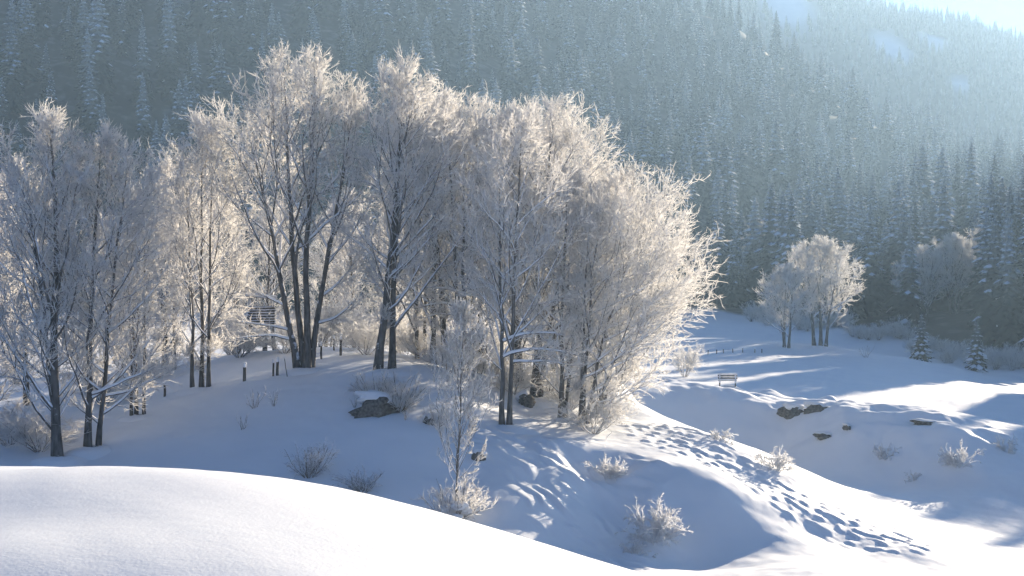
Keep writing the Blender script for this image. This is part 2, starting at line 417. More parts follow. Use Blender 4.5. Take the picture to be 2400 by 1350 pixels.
STEP = [xy(1560, 117), xy(1750, 116), xy(1900, 111.5), xy(2050, 107.5), xy(2200, 104.5), xy(2400, 103)]
STEP2 = [xy(1640, 137), xy(1900, 131), xy(2100, 128), xy(2400, 122)]
def ground(x, y):
    z = base_z(x, y)
    r = np.hypot(x, y)
    for X, Y, sx, sy, h in _mz:
        z = z + h * np.exp(-((x - X) / sx) ** 2 - ((y - Y) / sy) ** 2)
    near = sstep(25, 60, r) * (1 - sstep(260, 420, r))
    # broad softness of wind-laid snow
    z = z + near * (0.16 * fbm(x / 5.0, y / 5.0, 2) + 0.035 * fbm(x / 1.1 + 5, y / 1.1, 2))
    z = z + (1 - sstep(14, 30, r)) * (0.014 * noise((x + 0.6 * y) / 1.3 + 3, (y - 0.6 * x) / 4.5) + 0.008 * noise((x + 0.5 * y) / 0.5, (y - 0.5 * x) / 2.2) + 0.002 * noise(x / 0.7, y / 0.7))
    # trodden terracettes on the sunny ridge
    a = math.radians(-28); u = x * math.cos(a) + y * math.sin(a); v = -x * math.sin(a) + y * math.cos(a)
    mb = np.exp(-(dseg(x, y, BAND) / 2.9) ** 4)
    ph = v / 0.92 + 0.55 * noise(u / 1.7, v / 2.4) + 0.2 * u
    sw = ph - np.floor(ph)
    z = z + mb * 0.16 * (sstep(0.0, 0.3, sw) - sw) * sstep(-0.15, 0.22, noise(u / 0.6 + 31, v / 1.0)) + mb * 0.035 * noise(u / 0.45, v / 0.3)
    # snow draped over tussocks below the grove
    md = np.maximum(np.exp(-(dseg(x, y, DRAPE) / 3.0) ** 4), np.exp(-(dseg(x, y, DRAPE2) / 2.0) ** 4))
    a = math.radians(-48); u = x * math.cos(a) + y * math.sin(a); v = -x * math.sin(a) + y * math.cos(a)
    wv = 0.4 * noise(x / 1.9, y / 1.9)
    ph = v / 0.85 + 0.9 * noise(u / 2.6 + wv, v / 2.0); sw = ph - np.floor(ph)
    z = z + md * (0.24 * (sstep(0, 0.3, sw) - sw) * sstep(-0.25, 0.25, noise(u / 1.7 + 5, v / 1.4)) + 0.26 * noise(u / 2.2 + 7, v / 1.6) + 0.06 * noise(x / 0.5, y / 0.5))
    # lumps along the step
    ms = np.exp(-(dseg(x, y, STEP) / 4.5) ** 4)
    z = z + ms * (0.38 * noise(x / 2.3 + 40, y / 1.8) + 0.13 * noise(x / 0.9, y / 0.8 + 3))
    ms2 = np.exp(-(dseg(x, y, STEP2) / 5.0) ** 4)
    z = z + ms2 * (0.55 * noise(x / 2.9 + 11, y / 2.2) + 0.12 * noise(x / 1.1, y / 1.0 + 6))
    # mountain roughness
    far = sstep(320, 500, r)
    z = z + far * 15.0 * fbm(x / 110.0 + 2.3, y / 110.0, 3)
    return np.where(z > 238, 238 + 12 * (1 - np.exp(-np.maximum(z - 238, 0) / 12)), z)
def gz(x, y): return float(ground(np.array([float(x)]), np.array([float(y)]))[0])

def edge_depth(px):
    """depth at which the spruce forest begins, by bearing"""
    return np.interp(px, [-2000, 0, 400, 1200, 1660, 1800, 2000, 2200, 2400, 2700, 3000, 3600, 4400, 6000], [335, 335, 340, 350, 352, 315, 300, 272, 258, 236, 215, 195, 180, 150])
GLADES = [(2090, 1300, 20, 22), (2185, 1320, 16, 14), (1840, 1330, 26, 30), (2310, 470, 6, 26), (2250, 1260, 10, 12)]
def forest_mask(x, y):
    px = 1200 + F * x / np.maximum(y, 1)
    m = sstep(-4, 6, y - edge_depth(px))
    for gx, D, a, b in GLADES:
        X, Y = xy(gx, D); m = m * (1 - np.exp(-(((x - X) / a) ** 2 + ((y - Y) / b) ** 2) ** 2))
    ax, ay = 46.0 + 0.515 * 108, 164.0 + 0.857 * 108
    m = m * sstep(4, 8, dseg(x, y, [(ax, ay), (ax + 0.515 * 122, ay + 0.857 * 122)]))     # unseen gap added along the sun's direction to light a meadow patch
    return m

def lin(a, b, n): return np.linspace(a, b, n, endpoint=False)
rr = np.concatenate([np.geomspace(0.6, 16, 70, endpoint=False), lin(16, 50, 45), lin(50, 92, 250), lin(92, 145, 190), lin(145, 260, 70), lin(260, 420, 40), lin(420, 1600, 80), [1600.0]])
aa = np.radians(np.concatenate([lin(-180, -60, 24), lin(-60, -21, 60), lin(-21, 21, 600), lin(21, 60, 60), lin(60, 180, 24)]))
AA, RR = np.meshgrid(aa, rr)
GX, GY = np.sin(AA) * RR, np.cos(AA) * RR
GZ = ground(GX, GY)
nr, na = GX.shape
i = np.arange(nr - 1)[:, None] * na; j = np.arange(na)[None]; j2 = (j + 1) % na
F4 = np.stack([i + j, i + j2, i + na + j2, i + na + j], -1).reshape(-1, 4)
V = np.stack([GX, GY, GZ], -1).reshape(-1, 3)
V = np.concatenate([V, [[0, 0, float(GZ[0].mean())]]])
F3 = np.stack([np.arange(na), np.full(na, nr * na), (np.arange(na) + 1) % na], -1)
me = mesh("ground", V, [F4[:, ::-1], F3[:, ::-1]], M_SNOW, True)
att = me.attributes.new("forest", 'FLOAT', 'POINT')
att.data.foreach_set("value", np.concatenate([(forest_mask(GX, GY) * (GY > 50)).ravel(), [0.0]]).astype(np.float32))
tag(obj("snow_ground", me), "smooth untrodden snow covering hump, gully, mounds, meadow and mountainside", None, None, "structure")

# ------------------------------------------------------------------ spruces
def spruce_arrays(seed, H=1.0, rad=0.13, laden=0.8, ntier=21, bare=0.05, even=False):
    """unit-height spruce: trunk, needle boughs, snow on the boughs"""
    g = rng(seed)
    tr, nd, sn = MB(), MB(), MB()
    PL = np.array([[[0, 0, -0.04], [0.002, 0.001, 0.3], [0.0, -0.002, 0.7], [0, 0, 1.0]]])
    tubes(tr, PL, np.array([[0.014, 0.011, 0.006, 0.001]]), 6)
    for t in range(ntier):
        f = (t + 0.5) / ntier
        z = bare + (1 - bare) * (1 - (1 - f) ** 1.12) * 0.985
        L0 = rad * 1.06 * (1 - f) ** 0.78 * (1.0 if f > 0.08 else 0.75) + 0.006
        n = int(6 + 4 * (1 - f))
        # the dark body of the tier: a ragged drooping skirt of needles
        ns_ = 10; aa_ = 2 * math.pi * (np.arange(ns_) + 0.5 * (t % 2)) / ns_
        ro = L0 * g.uniform(0.62, 0.98, ns_); zi = z + 0.55 * (1 - bare) / ntier * 1.3
        zo = z - L0 * (0.34 * (1 - f) + 0.10) * g.uniform(0.7, 1.3, ns_)
        vi = np.stack([np.cos(aa_) * L0 * 0.18, np.sin(aa_) * L0 * 0.18, np.full(ns_, zi)], 1)
        vo = np.stack([np.cos(aa_) * ro, np.sin(aa_) * ro, zo], 1)
        vm = np.stack([np.cos(aa_ + math.pi / ns_) * L0 * 0.52, np.sin(aa_ + math.pi / ns_) * L0 * 0.52, zo * 0.45 + zi * 0.55 - 0.01], 1)
        i0 = np.arange(ns_); i1 = (i0 + 1) % ns_
        nd.add(np.concatenate([vi, vo, vm]), None, np.concatenate([np.stack([i0, ns_ + i0, 2 * ns_ + i0], 1), np.stack([i0, 2 * ns_ + i0, i1], 1), np.stack([2 * ns_ + i0, ns_ + i1, i1], 1)]))
        for k in range(n):
            az = 2 * math.pi * (k + g.uniform(-0.35, 0.35)) / n + t * 2.4
            L = L0 * g.uniform(0.62, 1.18)
            zz = z + g.uniform(-0.012, 0.012)
            droop = (0.52 * (1 - f) + 0.12) * g.uniform(0.7, 1.25)
            ca, sa = math.cos(az), math.sin(az)
            wd = L * g.uniform(0.24, 0.40) + 0.004
            def q(s, side, dz): return (ca * s * L - sa * side, sa * s * L + ca * side, zz + L * (0.10 * s - droop * s * s) + dz)
            th = 0.016 * (1 - 0.6 * f) + 0.2 * L * (1 - f) * g.uniform(0.3, 0.9)
            v = [q(0.05, 0, 0), q(0.55, wd, -wd * .35), q(0.55, -wd, -wd * .35), q(1.0, g.uniform(-.3, .3) * wd, 0.004), q(0.6, 0, 0.003),
                 q(0.45, g.uniform(-.4, .4) * wd, -th), q(0.8, wd * .5, -th * 0.8), q(0.8, -wd * .5, -th * 0.9)]
            nd.add(v, None, [[0, 1, 4], [0, 4, 2], [4, 1, 3], [4, 3, 2], [0, 5, 1], [0, 2, 5], [1, 6, 3], [2, 3, 7], [1, 5, 6], [2, 7, 5]])
            if g.random() < (laden if even else laden * (0.10 + 1.1 * float(sstep(0.3, 0.75, f)))):
                h = g.uniform(0.004, 0.010); ww = wd * g.uniform(0.5, 0.95); s0 = g.uniform(0.3, 0.55); s1 = g.uniform(0.9, 1.05)
                sm = 0.5 * (s0 + s1)
                v = [q(s0, 0, h * .4), q(sm, ww, -ww * .3 + h * .3), q(sm, -ww, -ww * .3 + h * .3), q(s1, 0, h * .4), q(sm, 0, h + 0.003)]
                sn.add(v, None, [[0, 1, 4], [0, 4, 2], [4, 1, 3], [4, 3, 2]])
    tip = np.array([[0, 0, 0.96]]); spikes(nd, tip, tip + [[0, 0, 0.05]], np.array([0.004]))
    return tr, nd, sn
SPR = []
for k in range(7):       # the seventh is a young, heavily laden spruce
    tr, nd, sn = spruce_arrays(100 + k, rad=(0.18, 0.15, 0.20, 0.165, 0.135, 0.185, 0.24)[k], laden=(0.95, 0.6, 0.8, 0.45, 0.7, 0.6, 0.95)[k], even=k == 6, ntier=21 if k < 6 else 13)
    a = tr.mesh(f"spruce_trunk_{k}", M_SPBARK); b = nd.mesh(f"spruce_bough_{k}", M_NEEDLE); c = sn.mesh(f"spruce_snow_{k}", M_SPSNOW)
    # the same tree as one mesh, for the far mass
    Vs = [np.concatenate(m.V) for m in (tr, nd, sn)]
    o1, o2 = len(Vs[0]), len(Vs[0]) + len(Vs[1])
    ps = [np.concatenate(tr.F4), np.concatenate(nd.F3) + o1, np.concatenate(sn.F3) + o2]
    j = mesh(f"spruce_whole_{k}", np.concatenate(Vs), ps, None)
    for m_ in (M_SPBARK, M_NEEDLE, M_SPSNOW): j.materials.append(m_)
    j.polygons.foreach_set("material_index", np.concatenate([np.full(len(p_), n_) for n_, p_ in enumerate(ps)]).astype(np.int32))
    SPR.append((a, b, c, j))

g = rng(5)
pts = []
def scatter(y0, y1, step, pxlo, pxhi, hlo, hhi, ystep=None):
    xs = []; ystep = ystep or step
    for y in np.arange(y0, y1, ystep):
        xa, xb = (pxlo - 1200) / F * y, (pxhi - 1200) / F * y
        n = int((xb - xa) / step)
        if n <= 0: continue
        x = xa + (np.arange(n) + g.uniform(0.0, 1.0, n)) * (xb - xa) / n
        yy = y + g.uniform(0, ystep, n)
        xs.append(np.stack([x, yy], 1))
    q = np.concatenate(xs)
    m = forest_mask(q[:, 0], q[:, 1])
    q = q[m > g.uniform(0.35, 0.75, len(q))]
    h = g.uniform(hlo, hhi, len(q)) * (0.78 + 0.22 * g.random(len(q)))
    return np.concatenate([q, h[:, None]], 1)
A1 = np.concatenate([scatter(250, 420, 9.0, -260, 1640, 18, 38, 16.0), scatter(250, 420, 8.4, 1640, 2900, 14, 31, 11.0)])
A2 = np.concatenate([scatter(420, 800, 10.5, -260, 1350, 17, 40, 21.0), scatter(420, 800, 10.5, 1350, 2750, 15, 36, 21.0)])
A6 = scatter(800, 1110, 10.5, 900, 2750, 15, 30, 23.0)
A3 = scatter(1180, 1420, 7.5, 1500, 2650, 13, 20)
A4 = scatter(150, 430, 7.0, 2900, 5200, 22, 32)
A5 = scatter(215, 300, 5.8, 2300, 3500, 25, 33)
T = np.concatenate([A1, A2, A3, A4, A5, A6])
T = T[(T[:, 1] > 95)]
_tp = 1200 + F * T[:, 0] / T[:, 1]
T = T[~((np.abs(_tp - 2225) < 75) & (T[:, 1] < 305))]      # pocket where pale broadleaf trees stand
tz = ground(T[:, 0], T[:, 1])
tpx = 1200 + F * T[:, 0] / T[:, 1]
tpy = 600 - F * (tz + T[:, 2]) / T[:, 1]        # row of the tip
# the grove hides what is behind it: outline of its crowns
ol = np.interp(tpx, [-300, 0, 30, 130, 300, 400, 480, 540, 680, 830, 900, 1060, 1130, 1300, 1400, 1470, 1560, 1650, 1665, 3000], [400, 400, 300, 270, 400, 380, 230, 150, 130, 170, 150, 200, 210, 230, 290, 390, 470, 690, 2000, 2000])
seen = (tpx > -20) & (tpx < 2420) & (tpy < ol - 15) & (tpy > -60)
score = np.where(seen, T[:, 2] / T[:, 1], 0)
order = np.argsort(-score)
single = np.zeros(len(T), bool); single[order[:296]] = True; single &= seen
variant = g.integers(0, 6, len(T)); variant = np.where((tpx > 1600) & (T[:, 1] < 480) & (g.random(len(T)) < 0.6), np.where(g.random(len(T)) < 0.5, 0, 2), variant); rotz = g.uniform(0, 6.28, len(T)); wide = g.uniform(0.85, 1.2, len(T))

def spruce(px_, loc, H, k, rz, wd, label, group):
    e = obj("spruce_tree", None, None, loc, (0, 0, rz), (H * wd, H * wd, H))
    e.empty_display_size = 0.1
    tag(e, label, "spruce", group)
    obj("trunk", SPR[k][0], e); cr = obj("crown", SPR[k][1], e); obj("snow_load", SPR[k][2], cr)["kind"] = "stuff"
    return e
ZONES = [(0, 480, "above the left-hand frosted trees"), (480, 1100, "above the tallest frosted tree"), (1100, 1480, "above the grove's right half"),
         (1480, 1640, "just right of the frosted grove's crown"), (1640, 1790, "between grove and meadow pair"), (1790, 2010, "behind the frosted meadow pair"),
         (2010, 2220, "right of the frosted meadow pair"), (2220, 2440, "at the right edge of the picture")]
ORD = ["first", "second", "third", "fourth", "fifth", "sixth", "seventh", "eighth", "ninth", "tenth", "eleventh", "twelfth", "thirteenth", "fourteenth"]
buckets = {}
for n in np.where(single)[0]:
    z_ = next((t for a, b, t in ZONES if a <= tpx[n] < b), ZONES[0][2] if tpx[n] < 0 else ZONES[-1][2])
    dp = T[n, 1]
    row = "front-row spruce" if dp < edge_depth(tpx[n]) + 30 else ("mid-slope spruce" if dp < 470 else "upper-slope spruce")
    buckets.setdefault((row, z_), []).append(n)
for (row, z_), ids in buckets.items():
    ids.sort(key=lambda n: tpx[n])
    nch = max(1, math.ceil(len(ids) / 14)); per = math.ceil(len(ids) / nch)
    nm_ = {1: [""], 2: ["left-half ", "right-half "], 3: ["left-third ", "middle-third ", "right-third "]}.get(nch, ["group %d " % k_ for k_ in range(nch)])
    for q, n in enumerate(ids):
        if len(ids) == 1: lab = "lone snow-dusted " + row + " " + z_
        else: lab = ORD[q % per] + " from left of the " + nm_[q // per] + row + "s " + z_
        spruce(tpx[n], (T[n, 0], T[n, 1], tz[n] - 0.3), T[n, 2], int(variant[n]), rotz[n], wide[n], lab, row + " trees " + z_)

far = ~single
pm = bpy.data.meshes.new("forest_points")
pm.vertices.add(int(far.sum()))
pm.vertices.foreach_set("co", np.stack([T[far, 0], T[far, 1], tz[far] - 0.3], 1).astype(np.float32).ravel())
for nm, ty, vals in (("variant", 'INT', variant[far].astype(np.int32)), ("rz", 'FLOAT', rotz[far].astype(np.float32)), ("hh", 'FLOAT', T[far, 2].astype(np.float32)), ("ww", 'FLOAT', (T[far, 2] * wide[far]).astype(np.float32))):
    at = pm.attributes.new(nm, ty, 'POINT'); at.data.foreach_set("value", vals)
ng = bpy.data.node_groups.new("forest_instances", 'GeometryNodeTree')
ng.interface.new_socket("Geometry", in_out='INPUT', socket_type='NodeSocketGeometry')
ng.interface.new_socket("Geometry", in_out='OUTPUT', socket_type='NodeSocketGeometry')
gi = ng.nodes.new("NodeGroupInput"); go = ng.nodes.new("NodeGroupOutput"); jn = ng.nodes.new("GeometryNodeJoinGeometry")
def named(nm, ty):
    n_ = ng.nodes.new("GeometryNodeInputNamedAttribute"); n_.data_type = ty; n_.inputs[0].default_value = nm
    return next(o_ for o_ in n_.outputs if o_.enabled)
va, rz_, hh, ww = named("variant", 'INT'), named("rz", 'FLOAT'), named("hh", 'FLOAT'), named("ww", 'FLOAT')
rot = ng.nodes.new("ShaderNodeCombineXYZ"); ng.links.new(rz_, rot.inputs[2])
e2r = ng.nodes.new("FunctionNodeEulerToRotation"); ng.links.new(rot.outputs[0], e2r.inputs[0])
scl = ng.nodes.new("ShaderNodeCombineXYZ")
ng.links.new(ww, scl.inputs[0]); ng.links.new(ww, scl.inputs[1]); ng.links.new(hh, scl.inputs[2])
m2p = ng.nodes.new("GeometryNodeMeshToPoints"); ng.links.new(gi.outputs[0], m2p.inputs[0])
for k in range(6):
    src = bpy.data.objects.new("spruce_source", SPR[k][3])      # not linked to the scene: a shape to repeat
    cm = ng.nodes.new("FunctionNodeCompare"); cm.data_type = 'INT'; cm.operation = 'EQUAL'
    ins = [s_ for s_ in cm.inputs if s_.enabled]
    ng.links.new(va, ins[0]); ins[1].default_value = k
    oi = ng.nodes.new("GeometryNodeObjectInfo"); oi.inputs[0].default_value = src; oi.inputs[1].default_value = True
    ip = ng.nodes.new("GeometryNodeInstanceOnPoints")
    ng.links.new(m2p.outputs[0], ip.inputs["Points"]); ng.links.new(cm.outputs[0], ip.inputs["Selection"])
    ng.links.new(oi.outputs["Geometry"], ip.inputs["Instance"]); ng.links.new(e2r.outputs[0], ip.inputs["Rotation"]); ng.links.new(scl.outputs[0], ip.inputs["Scale"])
    ng.links.new(ip.outputs[0], jn.inputs[0])
ng.links.new(jn.outputs[0], go.inputs[0])
fo = obj("spruce_forest", pm); md = fo.modifiers.new("forest", 'NODES'); md.node_group = ng
tag(fo, "dense snow-dusted spruce forest covering the hazy mountainside", "forest", None, "stuff")
#print("MAXZ", float(GZ.max()), float((tz + T[:, 2]).max()), float(GZ.min()))

# ------------------------------------------------------------------ frosted broadleaf trees
def interp_poly(PL, idx, t):
    K = PL.shape[1]; f = t * (K - 1); k = np.minimum(f.astype(int), K - 2); u = (f - k)[:, None]
    a = PL[idx, k]; b = PL[idx, k + 1]
    return a + (b - a) * u, unit(b - a)
def interp_r(RD, idx, t):
    K = RD.shape[1]; f = t * (K - 1); k = np.minimum(f.astype(int), K - 2); u = f - k
    return RD[idx, k] * (1 - u) + RD[idx, k + 1] * u
def grow(g, p, d, L, K, up, wander, droop=0.0):
    """polylines from p along d, length L, bending upward by `up`"""
    N_ = len(p); PL = np.empty((N_, K, 3)); PL[:, 0] = p; d = unit(d.copy())
    st = (L / (K - 1))[:, None]
    up = np.broadcast_to(np.asarray(up, float), (N_,))
    for k in range(1, K):
        PL[:, k] = PL[:, k - 1] + d * st
        d = d + g.normal(size=(N_, 3)) * wander
        d[:, 2] += (up - droop * (1 - k / K)) / (K - 1)
        d = unit(d)
    return PL
def side_dirs(g, T, ang, phi):
    A, B = frames(T)
    s = np.sin(ang)[:, None]
    return unit(T * np.cos(ang)[:, None] + s * (A * np.cos(phi)[:, None] + B * np.sin(phi)[:, None]))

def make_tree(seed, H, stems, crown, n1=20, n2=8, n3=6, nsp=5, tw=0.9, low=0.22, girth=0.70, up1=0.55, ang1=(0.55, 1.05), sidebias=None, low_limbs=(), fr=1.02, tip_up=0.5):
    """stems: (base dx, dy, top dx, dy, height share, base radius). crown: (cx, cy, cz, rx, ry, rz)."""
    g = rng(seed)
    trunks, limb, snow, crownm = [], MB(), MB(), MB()
    cx, cy, cz, rx, ry, rz = crown
    K0 = 10
    SP, SR = [], []
    for bx, by, tx, ty, hs, br in stems:
        t = np.linspace(0, 1, K0)
        h = H * hs
        pl = np.stack([bx + (tx - bx) * t ** 1.15, by + (ty - by) * t ** 1.15, -0.5 + (h + 0.5) * t], 1)
        wv = g.normal(size=(K0, 2)) * 0.012 * H; wv[:2] *= 0.2
        pl[:, :2] += np.cumsum(wv, 0) * 0.35
        rd = br * girth * ((1 - t) ** 0.75 * 0.95 + 0.03); rd[0] *= 1.5; rd[1] *= 1.08
        mb = MB(); tubes(mb, pl[None], rd[None], 8); trunks.append(mb)
        SP.append(pl); SR.append(rd)
    SP, SR = np.array(SP), np.array(SR); ns = len(SP)
    # main limbs reach to the crown's envelope
    idx = np.repeat(np.arange(ns), n1)
    t = np.tile((np.arange(n1) + 0.5) / n1, ns) + g.uniform(-.5, .5, ns * n1) / n1
    t = low + (0.97 - low) * np.clip(t, 0, 1) ** 0.9
    p, T = interp_poly(SP, idx, t); r0 = interp_r(SR, idx, t)
    ang = g.uniform(*ang1, len(t)) * (1.15 - 0.45 * t)
    phi = np.arange(len(t)) * 2.39996 + g.uniform(-.5, .5, len(t))
    d = side_dirs(g, T, ang, phi)
    if sidebias is not None: d = unit(d + np.array(sidebias) * g.uniform(0, 1, len(t))[:, None])
    de = unit(d + np.array([0, 0, up1 * 0.55]))
    q = (p - np.array([cx, cy, cz])) / np.array([rx, ry, rz]); e = de / np.array([rx, ry, rz])
    a = (e * e).sum(1); b = (q * e).sum(1); c = (q * q).sum(1) - 1
    disc = b * b - a * c
    L = np.where(disc > 0, (-b + np.sqrt(np.maximum(disc, 0))) / a, 0)
    L = np.clip(L, 0.6, H * 0.55) * g.uniform(0.72, 1.0, len(t)) * 0.86
    low_n = len(low_limbs)
    L1 = grow(g, p, d, L, 8, up1, 0.10)
    R1 = np.minimum(r0 * 0.62, 0.012 + L * 0.0145)[:, None] * np.linspace(1, 0.16, 8)[None] ** 0.9
    for (si, tt, dx, dy, dz, LL, uu) in low_limbs:
        pp, _ = interp_poly(SP, np.array([si]), np.array([tt]))
        x = grow(g, pp, np.array([[dx, dy, dz]], float), np.array([LL]), 8, uu, 0.09)
        L1 = np.concatenate([L1, x]); R1 = np.concatenate([R1, (0.012 + LL * 0.0155) * np.linspace(1, .16, 8)[None] ** .9])
        L = np.append(L, LL)
    tubes(limb, L1, R1, 5)
    # snow lying along the flatter limbs
    seg = unit(L1[:, 1:] - L1[:, :-1]); flat = np.abs(seg[:, :, 2]).mean(1) < 0.72
    if flat.any():
        S1 = L1[flat][:, :7].copy(); sr = R1[flat][:, :7] * g.uniform(0.7, 1.15, (int(flat.sum()), 1)) + 0.012
        S1[:, :, 2] += R1[flat][:, :7] * 0.75 + sr * 0.45
        tubes(snow, S1, sr, 5)
    # second order
    idx = np.repeat(np.arange(len(L1)), n2); t = np.tile((np.arange(n2) + 0.6) / n2, len(L1)) + g.uniform(-.4, .4, len(idx)) / n2
    t = 0.22 + 0.78 * np.clip(t, 0, 1)
    p, T = interp_poly(L1, idx, t); r0 = interp_r(R1, idx, t)
    d = side_dirs(g, T, g.uniform(0.4, 0.95, len(t)), g.uniform(0, 6.28, len(t)))
    Lc = np.clip(L[idx] * 0.42, 0.5, 2.6) * g.uniform(0.55, 1.1, len(t)) * (1.15 - 0.5 * t)
    L2 = grow(g, p, d, Lc, 5, tip_up, 0.24)
    R2 = np.minimum(r0 * 0.7, 0.010 + Lc * 0.009)[:, None] * np.linspace(1, 0.4, 5)[None]
    tubes(limb, L2, np.maximum(R2, 0.009), 4)
    # trunk tips count as second order too
    # third order: frosted twigs
    PL = L2
    idx = np.repeat(np.arange(len(PL)), n3); t = np.tile((np.arange(n3) + 0.6) / n3, len(PL)) + g.uniform(-.4, .4, len(idx)) / n3
    t = 0.12 + 0.88 * np.clip(t, 0, 1)
    p, T = interp_poly(PL, idx, t)
    d = side_dirs(g, T, g.uniform(0.35, 0.95, len(t)), g.uniform(0, 6.28, len(t)))
    Lt = tw * g.uniform(0.45, 1.15, len(t)) * (0.8 + 0.4 * (Lc[idx] > 1.0))
    L3 = grow(g, p, d, Lt, 3, tip_up * 1.1, 0.32)
    R3 = np.stack([np.full(len(t), 0.015), np.full(len(t), 0.014), np.full(len(t), 0.008)], 1) * fr * g.uniform(0.8, 1.2, len(t))[:, None]
    tubes(crownm, L3, R3, 3)
    # fourth: rime needles at the ends
    idx = np.repeat(np.arange(len(L3)), nsp); t = g.uniform(0.25, 1.0, len(idx))
    p, T = interp_poly(L3, idx, t)
    d = side_dirs(g, T, g.uniform(0.3, 0.9, len(t)), g.uniform(0, 6.28, len(t)))
    d[:, 2] += 0.35 * tip_up; d = unit(d)
    spikes(crownm, p, p + d * (tw * 0.38 * g.uniform(0.5, 1.2, len(t)))[:, None], 0.0135 * fr * g.uniform(0.8, 1.2, len(t)))
    nm = f"tree{seed}"
    return dict(trunks=[m.mesh(nm + "_trunk", M_BARK, True) for m in trunks], limb=limb.mesh(nm + "_limbs", M_LIMB, True),
                snow=snow.mesh(nm + "_snow", M_CAP, True) if snow.n else None, crown=crownm.mesh(nm + "_crown", M_TWIG))

def drift_mesh():
    u = np.linspace(0, 2 * math.pi, 20, endpoint=False); rows = []
    for r_, z_ in ((0.30, 0.13), (0.55, 0.12), (0.85, 0.05), (1.25, -0.06), (1.7, -0.4)):
        k_ = 1 + 0.25 * noise(np.cos(u) * 1.3 + 4, np.sin(u) * 1.3)
        rows.append(np.stack([np.cos(u) * r_ * k_, np.sin(u) * r_ * k_, np.full(20, z_) + 0.03 * noise(np.cos(u) * 2, np.sin(u) * 2 + r_)], 1))
    i_ = np.arange(4)[:, None] * 20; j_ = np.arange(20)[None]; j2_ = (j_ + 1) % 20
    return mesh('trunk_drift', np.concatenate(rows), [np.stack([i_ + 20 + j_, i_ + 20 + j2_, i_ + j2_, i_ + j_], -1).reshape(-1, 4)], M_SNOW, True)
DRIFT = drift_mesh()

def put_tree(kind, px, D, label, group="frosted trees of the grove", rz=0.0, sc=1.0, name="frosted_tree", sink=0.0, mirror=1):
    x, y = xy(px, D)
    e = obj(name, None, None, (x, y, gz(x, y) - sink), (0, 0, rz), (sc * mirror, sc, sc)); e.empty_display_size = 0.1
    tag(e, label, "tree", group)
    for m in kind['trunks']: obj("trunk", m, e)
    b = obj("branchwork", kind['limb'], e); b["kind"] = "stuff"
    if kind['snow']: obj("snow_load", kind['snow'], b)["kind"] = "stuff"
    obj("crown", kind['crown'], e)["kind"] = "stuff"
    if D < 125 and name == "frosted_tree": obj("snow_drift", DRIFT, e, (0.15, -0.1, 0.02), (0.0, 0.0, px), (1.0, 0.9, 1.0))
    return e
m_ = lambda px, D: px / F * D       # picture width to metres
def tall(px, D, ytop):
    x, y = xy(px, D); return (600 - ytop) / F * D - gz(x, y)

# 1 tallest, four stems, left of centre
H = tall(710, 84, 128)
t_main = make_tree(11, H, [(-0.25, 0, -3.3, 0.3, 0.74, 0.30), (0.0, 0.2, -0.9, 0.6, 0.93, 0.30), (0.2, -0.1, 0.7, -0.4, 0.97, 0.31), (0.35, 0.2, 2.7, 0.4, 0.84, 0.27)],
                   (-0.9, 0, H * 0.66, 5.6, 5.0, H * 0.37), n1=17, n2=8, n3=6, nsp=5, low=0.34, ang1=(0.5, 1.0), up1=0.7,
                   low_limbs=[(0, 0.16, -1, -.2, .25, 3.6, -0.1), (0, 0.2, -1, -.5, .3, 3.2, 0.0), (3, 0.2, 1, -.3, .3, 3.4, 0.3), (0, .3, -1, .1, .5, 3.4, 0.1), (3, .3, .9, .3, .6, 3.0, 0.3)])
put_tree(t_main, 710, 84, "tallest frosted tree, four dark stems forking from one foot on the mound")
# 2 twin leaning trunks
H = tall(905, 82, 150)
t_lean = make_tree(12, H, [(-0.5, 0, 1.3, 0.3, 0.95, 0.33), (0.25, 0.5, 0.9, 0.2, 0.9, 0.28)], (1.1, 0, H * 0.63, 3.6, 3.6, H * 0.40), n1=28, low=0.14, up1=0.6)
put_tree(t_lean, 905, 82, "frosted tree with two leaning trunks rising from the dark bank")
# 3 three slim stems
H = tall(470, 84, 285)
t_three = make_tree(13, H, [(-0.45, 0, -1.0, 0, 0.78, 0.17), (0.0, 0.2, 0.1, 0.4, 1.0, 0.19), (0.5, 0, 0.6, -0.2, 0.9, 0.17)], (0.1, 0, H * 0.62, 3.1, 3.1, H * 0.42), n1=19, low=0.10, ang1=(0.5, 0.9))
put_tree(t_three, 468, 84, "slim frosted tree with three close dark stems left of the fence posts")
# 4 left, stout straight trunk
H = tall(130, 72, 268)
t_stout = make_tree(14, H, [(0, 0, -0.5, 0.2, 0.98, 0.36), (-0.1, .3, -1.6, .5, .8, .2)], (-0.6, 0, H * 0.56, 3.6, 3.6, H * 0.46), n1=30, low=0.12, up1=0.65)
put_tree(t_stout, 132, 72, "frosted tree with the stoutest straight trunk at the left, near the hump")
# 5 left, forked
H = tall(215, 73.5, 300)
t_fork = make_tree(15, H, [(-0.1, 0, 0.5, 0, 0.97, 0.26), (0.3, 0.4, 1.6, 0.5, 0.85, 0.2)], (0.9, 0, H * 0.56, 3.5, 3.5, H * 0.46), n1=27, low=0.10, low_limbs=[(0, .2, 1, -.2, .3, 3.6, .2), (1, .22, 1, .1, .2, 3.4, .2)])
put_tree(t_fork, 208, 73.5, "forked frosted tree just right of the stoutest left trunk")
# 6 spreading crown at the right of the grove
H = tall(1250, 86, 222)
t_round = make_tree(16, H, [(0, 0, 0.9, 0, 0.93, 0.33), (0.3, .4, 2.4, .3, .8, .22)], (1.6, 0, H * 0.6, 4.8, 4.5, H * 0.42), n1=29, low=0.13, up1=0.6)
put_tree(t_round, 1252, 87, "broad round-topped frosted tree with thick trunk in the hollow")
